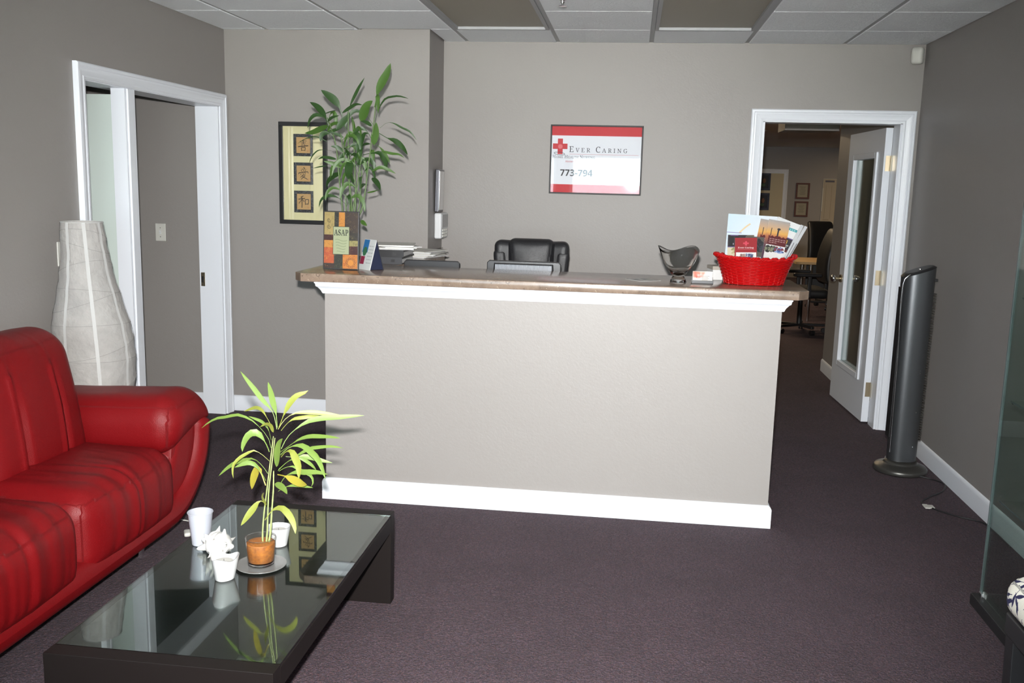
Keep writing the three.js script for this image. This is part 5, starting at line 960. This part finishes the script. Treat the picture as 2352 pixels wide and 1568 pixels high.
// ------------------------------------------------------------------ glass display cabinet
{
  const c = thing('display_cabinet', 'tall frameless glass display cabinet on a black base by the side wall', 'cabinet', [1.58, 0, -3.20]);
  const w = (g) => rel(c, g), x0 = 1.408, x1 = 1.775, z0 = -3.655, z1 = -2.76, H = 2.0;
  part(c, 'base', w(bx(x0 - 0.035, x1, 0, 0.045, z0 - 0.0, z1 + 0.02, 0.003)), M.black, 'black base board');
  part(c, 'far_pane', w(bx(x0, x1, 0.046, H, z0, z0 + 0.006)), M.pane, 'green edged glass side');
  part(c, 'near_pane', w(bx(x0, x1, 0.046, H, z1 - 0.006, z1)), M.pane, 'green edged glass side');
  part(c, 'door_pane', w(bx(x0 - 0.007, x0 - 0.001, 0.05, H - 0.004, z0 + 0.03, (z0 + z1) / 2 - 0.002)), M.pane, 'glass door');
  part(c, 'door_pane', w(bx(x0 - 0.007, x0 - 0.001, 0.05, H - 0.004, (z0 + z1) / 2 + 0.002, z1 - 0.03)), M.pane, 'glass door');
  part(c, 'pane_edge', w(bx(x0 - 0.0005, x0 + 0.0, 0.046, H, z0 - 0.001, z0 + 0.007)), M.greenEdge, 'green polished glass edge'); part(c, 'pane_edge', w(bx(x0 - 0.0075, x0 - 0.0005, 0.05, H - 0.004, z0 + 0.0285, z0 + 0.03)), M.greenEdge, 'green polished glass edge');
  for (const y of [0.42, 0.81, 1.2]) part(c, 'shelf_edge', w(bx(x0 + 0.029, x0 + 0.03, y, y + 0.006, z0 + 0.008, z1 - 0.008)), M.greenEdge, 'green polished shelf edge');
  part(c, 'top', w(bx(x0 - 0.02, x1, H, H + 0.03, z0 - 0.015, z1 + 0.02, 0.003)), M.black);
  for (const y of [0.42, 0.81, 1.2]) part(c, 'shelf', w(bx(x0 + 0.03, x1 - 0.002, y, y + 0.006, z0 + 0.008, z1 - 0.008)), M.pane, 'glass shelf');
  for (const y of [0.42, 0.81, 1.2]) for (const z of [z0 + 0.012, z1 - 0.012]) for (const x of [x0 + 0.04, x1 - 0.03]) part(c, 'shelf_clip', w(new THREE.CylinderGeometry(0.005, 0.005, 0.012, 10).rotateX(Math.PI / 2).translate(x, y - 0.004, z)), M.chrome);
  part(c, 'pivot_hinge', w(merge([bx(x0 - 0.012, x0 + 0.014, 0.045, 0.06, z0 + 0.02, z0 + 0.05, 0.002)])), M.chrome);
  part(c, 'lock', w(new THREE.CylinderGeometry(0.01, 0.01, 0.012, 16).rotateZ(Math.PI / 2).translate(x0 - 0.013, 0.9, (z0 + z1) / 2 + 0.03)), M.chrome);
}
// ------------------------------------------------------------------ upholstered stool at the edge
{
  const s = thing('upholstered_stool', 'stool with a white seat cushion patterned in navy leaves and black legs', 'stool', [1.36, 0, -2.45]);
  const t = canvasTex(512, 512, (g, W, H) => {
    g.fillStyle = '#e6e3d6'; g.fillRect(0, 0, W, H);
    for (let i = 0; i < 70; i++) { const x = rnd() * W, y = rnd() * H, a = rnd() * 6.3, L = 20 + rnd() * 34; for (const [dx, dy] of [[0, 0], [W, 0], [-W, 0], [0, H], [0, -H]]) { g.save(); g.translate(x + dx, y + dy); g.rotate(a); g.fillStyle = i % 5 ? '#24244c' : '#3c3a5e'; g.beginPath(); g.moveTo(-L, 0); g.quadraticCurveTo(0, -L * 0.55, L, 0); g.quadraticCurveTo(0, L * 0.45, -L, 0); g.fill(); g.fillRect(L * 0.6, -2, L * 0.9, 4); g.restore(); } }
  });
  t.wrapS = t.wrapT = THREE.RepeatWrapping; t.repeat.set(4, 4);
  part(s, 'seat_cushion', soft(0.26, 0.062, 0.26, 0.055, [24, 10, 24], (v, x, y, z) => { if (y > 0) v.y += 0.02 * (1 - x * x) * (1 - z * z); }).translate(0, 0.452, 0), std({ map: t, roughness: 0.9, bumpMap: grey(nC, 6), bumpScale: 0.0008 }), 'white cushion with navy leaf print');
  part(s, 'seat_rail', bx(-0.245, 0.245, 0.33, 0.395, -0.245, 0.245, 0.006), M.black);
  for (const a of [-1, 1]) for (const b of [-1, 1]) part(s, 'leg', poly([[-0.03, 0.33], [0.03, 0.33], [0.019, 0], [-0.019, 0]], 0.055, 0.003).translate(a * 0.212, 0, b * 0.212 - 0.0275), M.black, 'black tapered leg');
}
// ------------------------------------------------------------------ office beyond the door
{
  const FZ = -18;
  const cert = (label, x, y, w, h) => {
    const p = thing('certificate', label, 'certificate', [x, y, FZ], 0, 'framed certificates on the far office wall');
    frameParts(p, w, h, 0.03, 0.02, std({ color: lin(0.09, 0.022, 0.012), roughness: 0.4 }));
    part(p, 'paper', bx(-w / 2 + 0.028, w / 2 - 0.028, -h / 2 + 0.028, h / 2 - 0.028, 0.002, 0.008), M.paper);
    sheet(p, 'print', canvasTex(128, 160, (g, W, H) => { g.fillStyle = '#b9b19a'; g.fillRect(0, 0, W, H); g.fillStyle = '#7c7563'; for (let i = 0; i < 8; i++) g.fillRect(24 + (i % 3) * 6, 26 + i * 14, 78 - (i % 3) * 12, 4); }), w - 0.06, h - 0.06, 0, 0, 0.0086);
  };
  cert('upper brown framed certificate on the far office wall', 3.075, 1.595, 0.245, 0.29);
  cert('lower brown framed certificate on the far office wall', 3.07, 1.265, 0.245, 0.28);
  const chart = thing('wall_chart', 'large white wall chart on the far office wall', 'chart', [3.66, 1.40, FZ]);
  part(chart, 'board', bx(-0.235, 0.235, -0.425, 0.425, 0, 0.012), M.paper);
  sheet(chart, 'print', canvasTex(256, 460, (g, W, H) => { g.fillStyle = '#c9bda8'; g.fillRect(0, 0, W, H); g.fillStyle = '#5c5c70'; g.fillRect(20, 14, 90, 18); g.fillStyle = '#9d927e'; for (let i = 0; i < 4; i++) g.fillRect(30 + i * 56, 60, 3, 330); g.fillRect(20, 400, 60, 5); g.fillStyle = '#e9e6da'; g.fillRect(0, 90, 8, 230); }), 0.462, 0.842, 0, 0, 0.0126);
  // far doorway with a cream door and two navy pictures
  const d = structGroup('door_3', 'cream door in a white frame on the far office wall', 'door');
  part(d, 'casing', casing(1.86, 2.72, 1.90, (u, y, q) => [u, y, FZ + q]), M.trim); part(d, 'leaf', bx(1.86, 2.72, 0.01, 1.90, FZ, FZ + 0.012), std({ color: lin(0.5, 0.43, 0.28), roughness: 0.5 }));
  for (const [y, label] of [[1.745, 'upper navy framed picture hanging on the far cream door'], [1.385, 'lower navy framed picture hanging on the far cream door']]) {
    const p = thing('door_picture', label, 'picture', [2.375, y, FZ + 0.012], 0, 'navy pictures on the far door');
    frameParts(p, 0.22, 0.31, 0.04, 0.02, std({ color: lin(0.012, 0.018, 0.05), roughness: 0.5 }));
    sheet(p, 'print', canvasTex(96, 140, (g, W, H) => { g.fillStyle = '#1d2030'; g.fillRect(0, 0, W, H); g.fillStyle = '#8a5a3a'; g.beginPath(); g.ellipse(48, 60, 18, 26, 0, 0, 7); g.fill(); g.fillStyle = '#4a6a4a'; g.beginPath(); g.ellipse(40, 104, 24, 16, 0, 0, 7); g.fill(); }), 0.15, 0.24, 0, 0, 0.006);
  }
  // office furniture
  const desk = thing('office_desk', 'light wood office desk with metal legs beyond the office door', 'desk', [2.75, 0, -12.2]);
  part(desk, 'top', bx(-0.75, 0.75, 0.70, 0.735, -0.4, 0.4, 0.006), M.officeWood); part(desk, 'modesty_panel', bx(-0.5, 0.7, 0.3, 0.70, -0.3, -0.28), M.black);
  for (const [x, z] of [[-0.55, 0.3], [-0.55, -0.3], [0.7, 0.3], [0.7, -0.3]]) part(desk, 'leg', new THREE.CylinderGeometry(0.025, 0.025, 0.7, 14).translate(x, 0.35, z), M.chrome);
  const box = thing('letter_tray', 'low wooden tray standing on the office desk', 'tray', [2.62, 0.735, -12.35]);
  part(box, 'tray', merge([bx(-0.16, 0.16, 0, 0.01, -0.12, 0.12), bx(-0.16, -0.15, 0, 0.09, -0.12, 0.12), bx(0.15, 0.16, 0, 0.09, -0.12, 0.12), bx(-0.16, 0.16, 0, 0.09, -0.12, -0.11), bx(-0.16, 0.16, 0.0, 0.02, 0.11, 0.12)]), M.officeWood);
  part(box, 'papers', bx(-0.14, 0.14, 0.011, 0.03, -0.1, 0.1), M.paper);
  const och = (label, x, z, turn) => {
    const c = thing('task_chair', label, 'chair', [x, 0, z], turn, 'black office chairs beyond the door');
    chairBase(c, M.black);
    part(c, 'backrest', soft(0.22, 0.31, 0.04, 0.038, [14, 20, 6], (v, x, y) => { v.x *= 1 - 0.15 * Math.max(0, y); v.z -= 0.06 * y * y; }).rotateX(-0.15).translate(0, 0.88, -0.24), M.black);
    part(c, 'back_bracket', bx(-0.03, 0.03, 0.42, 0.62, -0.28, -0.25, 0.006), M.blackPlastic);
  };
  och('black office chair turned towards the door, in front of the office desk', 1.93, -10.9, -1.5);
  och('black office chair behind the light wood office desk', 2.72, -13.3, 0.4);
  och('black office chair low behind the red basket, near the far cream door', 2.05, -14.6, 2.4);
  // dim warm office lamps; last two unseen, placed to light far wall and door
  for (const [x, z, label] of [[1.06, -11.5, 'lit ceiling troffer over the office, nearer the door'], [1.12, -13.3, 'lit ceiling troffer over the office, behind the first one'], [4.5, -16.2, 'unseen lit ceiling troffer, placed out of view to light the far office wall'], [-0.3, -8.2, 'unseen lit ceiling troffer, placed out of view to warm the open office door']]) {
    const l = thing('office_light', label, 'light', [x, 2.36, z], 0, 'lit office ceiling lights');
    part(l, 'frame', merge([bx(-0.61, 0.61, 0, 0.02, -0.16, -0.14), bx(-0.61, 0.61, 0, 0.02, 0.14, 0.16), bx(-0.61, -0.58, 0, 0.02, -0.14, 0.14), bx(0.58, 0.61, 0, 0.02, -0.14, 0.14)]), M.trim);
    part(l, 'diffuser', bx(-0.58, 0.58, 0.006, 0.012, -0.14, 0.14), std({ color: lin(0.8, 0.75, 0.6), emissive: lin(1, 0.88, 0.62), emissiveIntensity: 4, roughness: 0.6 }), 'glowing diffuser');
    const a = new THREE.RectAreaLight(new THREE.Color(1, 0.70, 0.41), z > -9 ? 1.6 : 10, 1.16, 0.28);
    a.position.set(x, 2.355, z); a.rotation.x = -Math.PI / 2; scene.add(a);
  }
}

renderer.render(scene, camera);
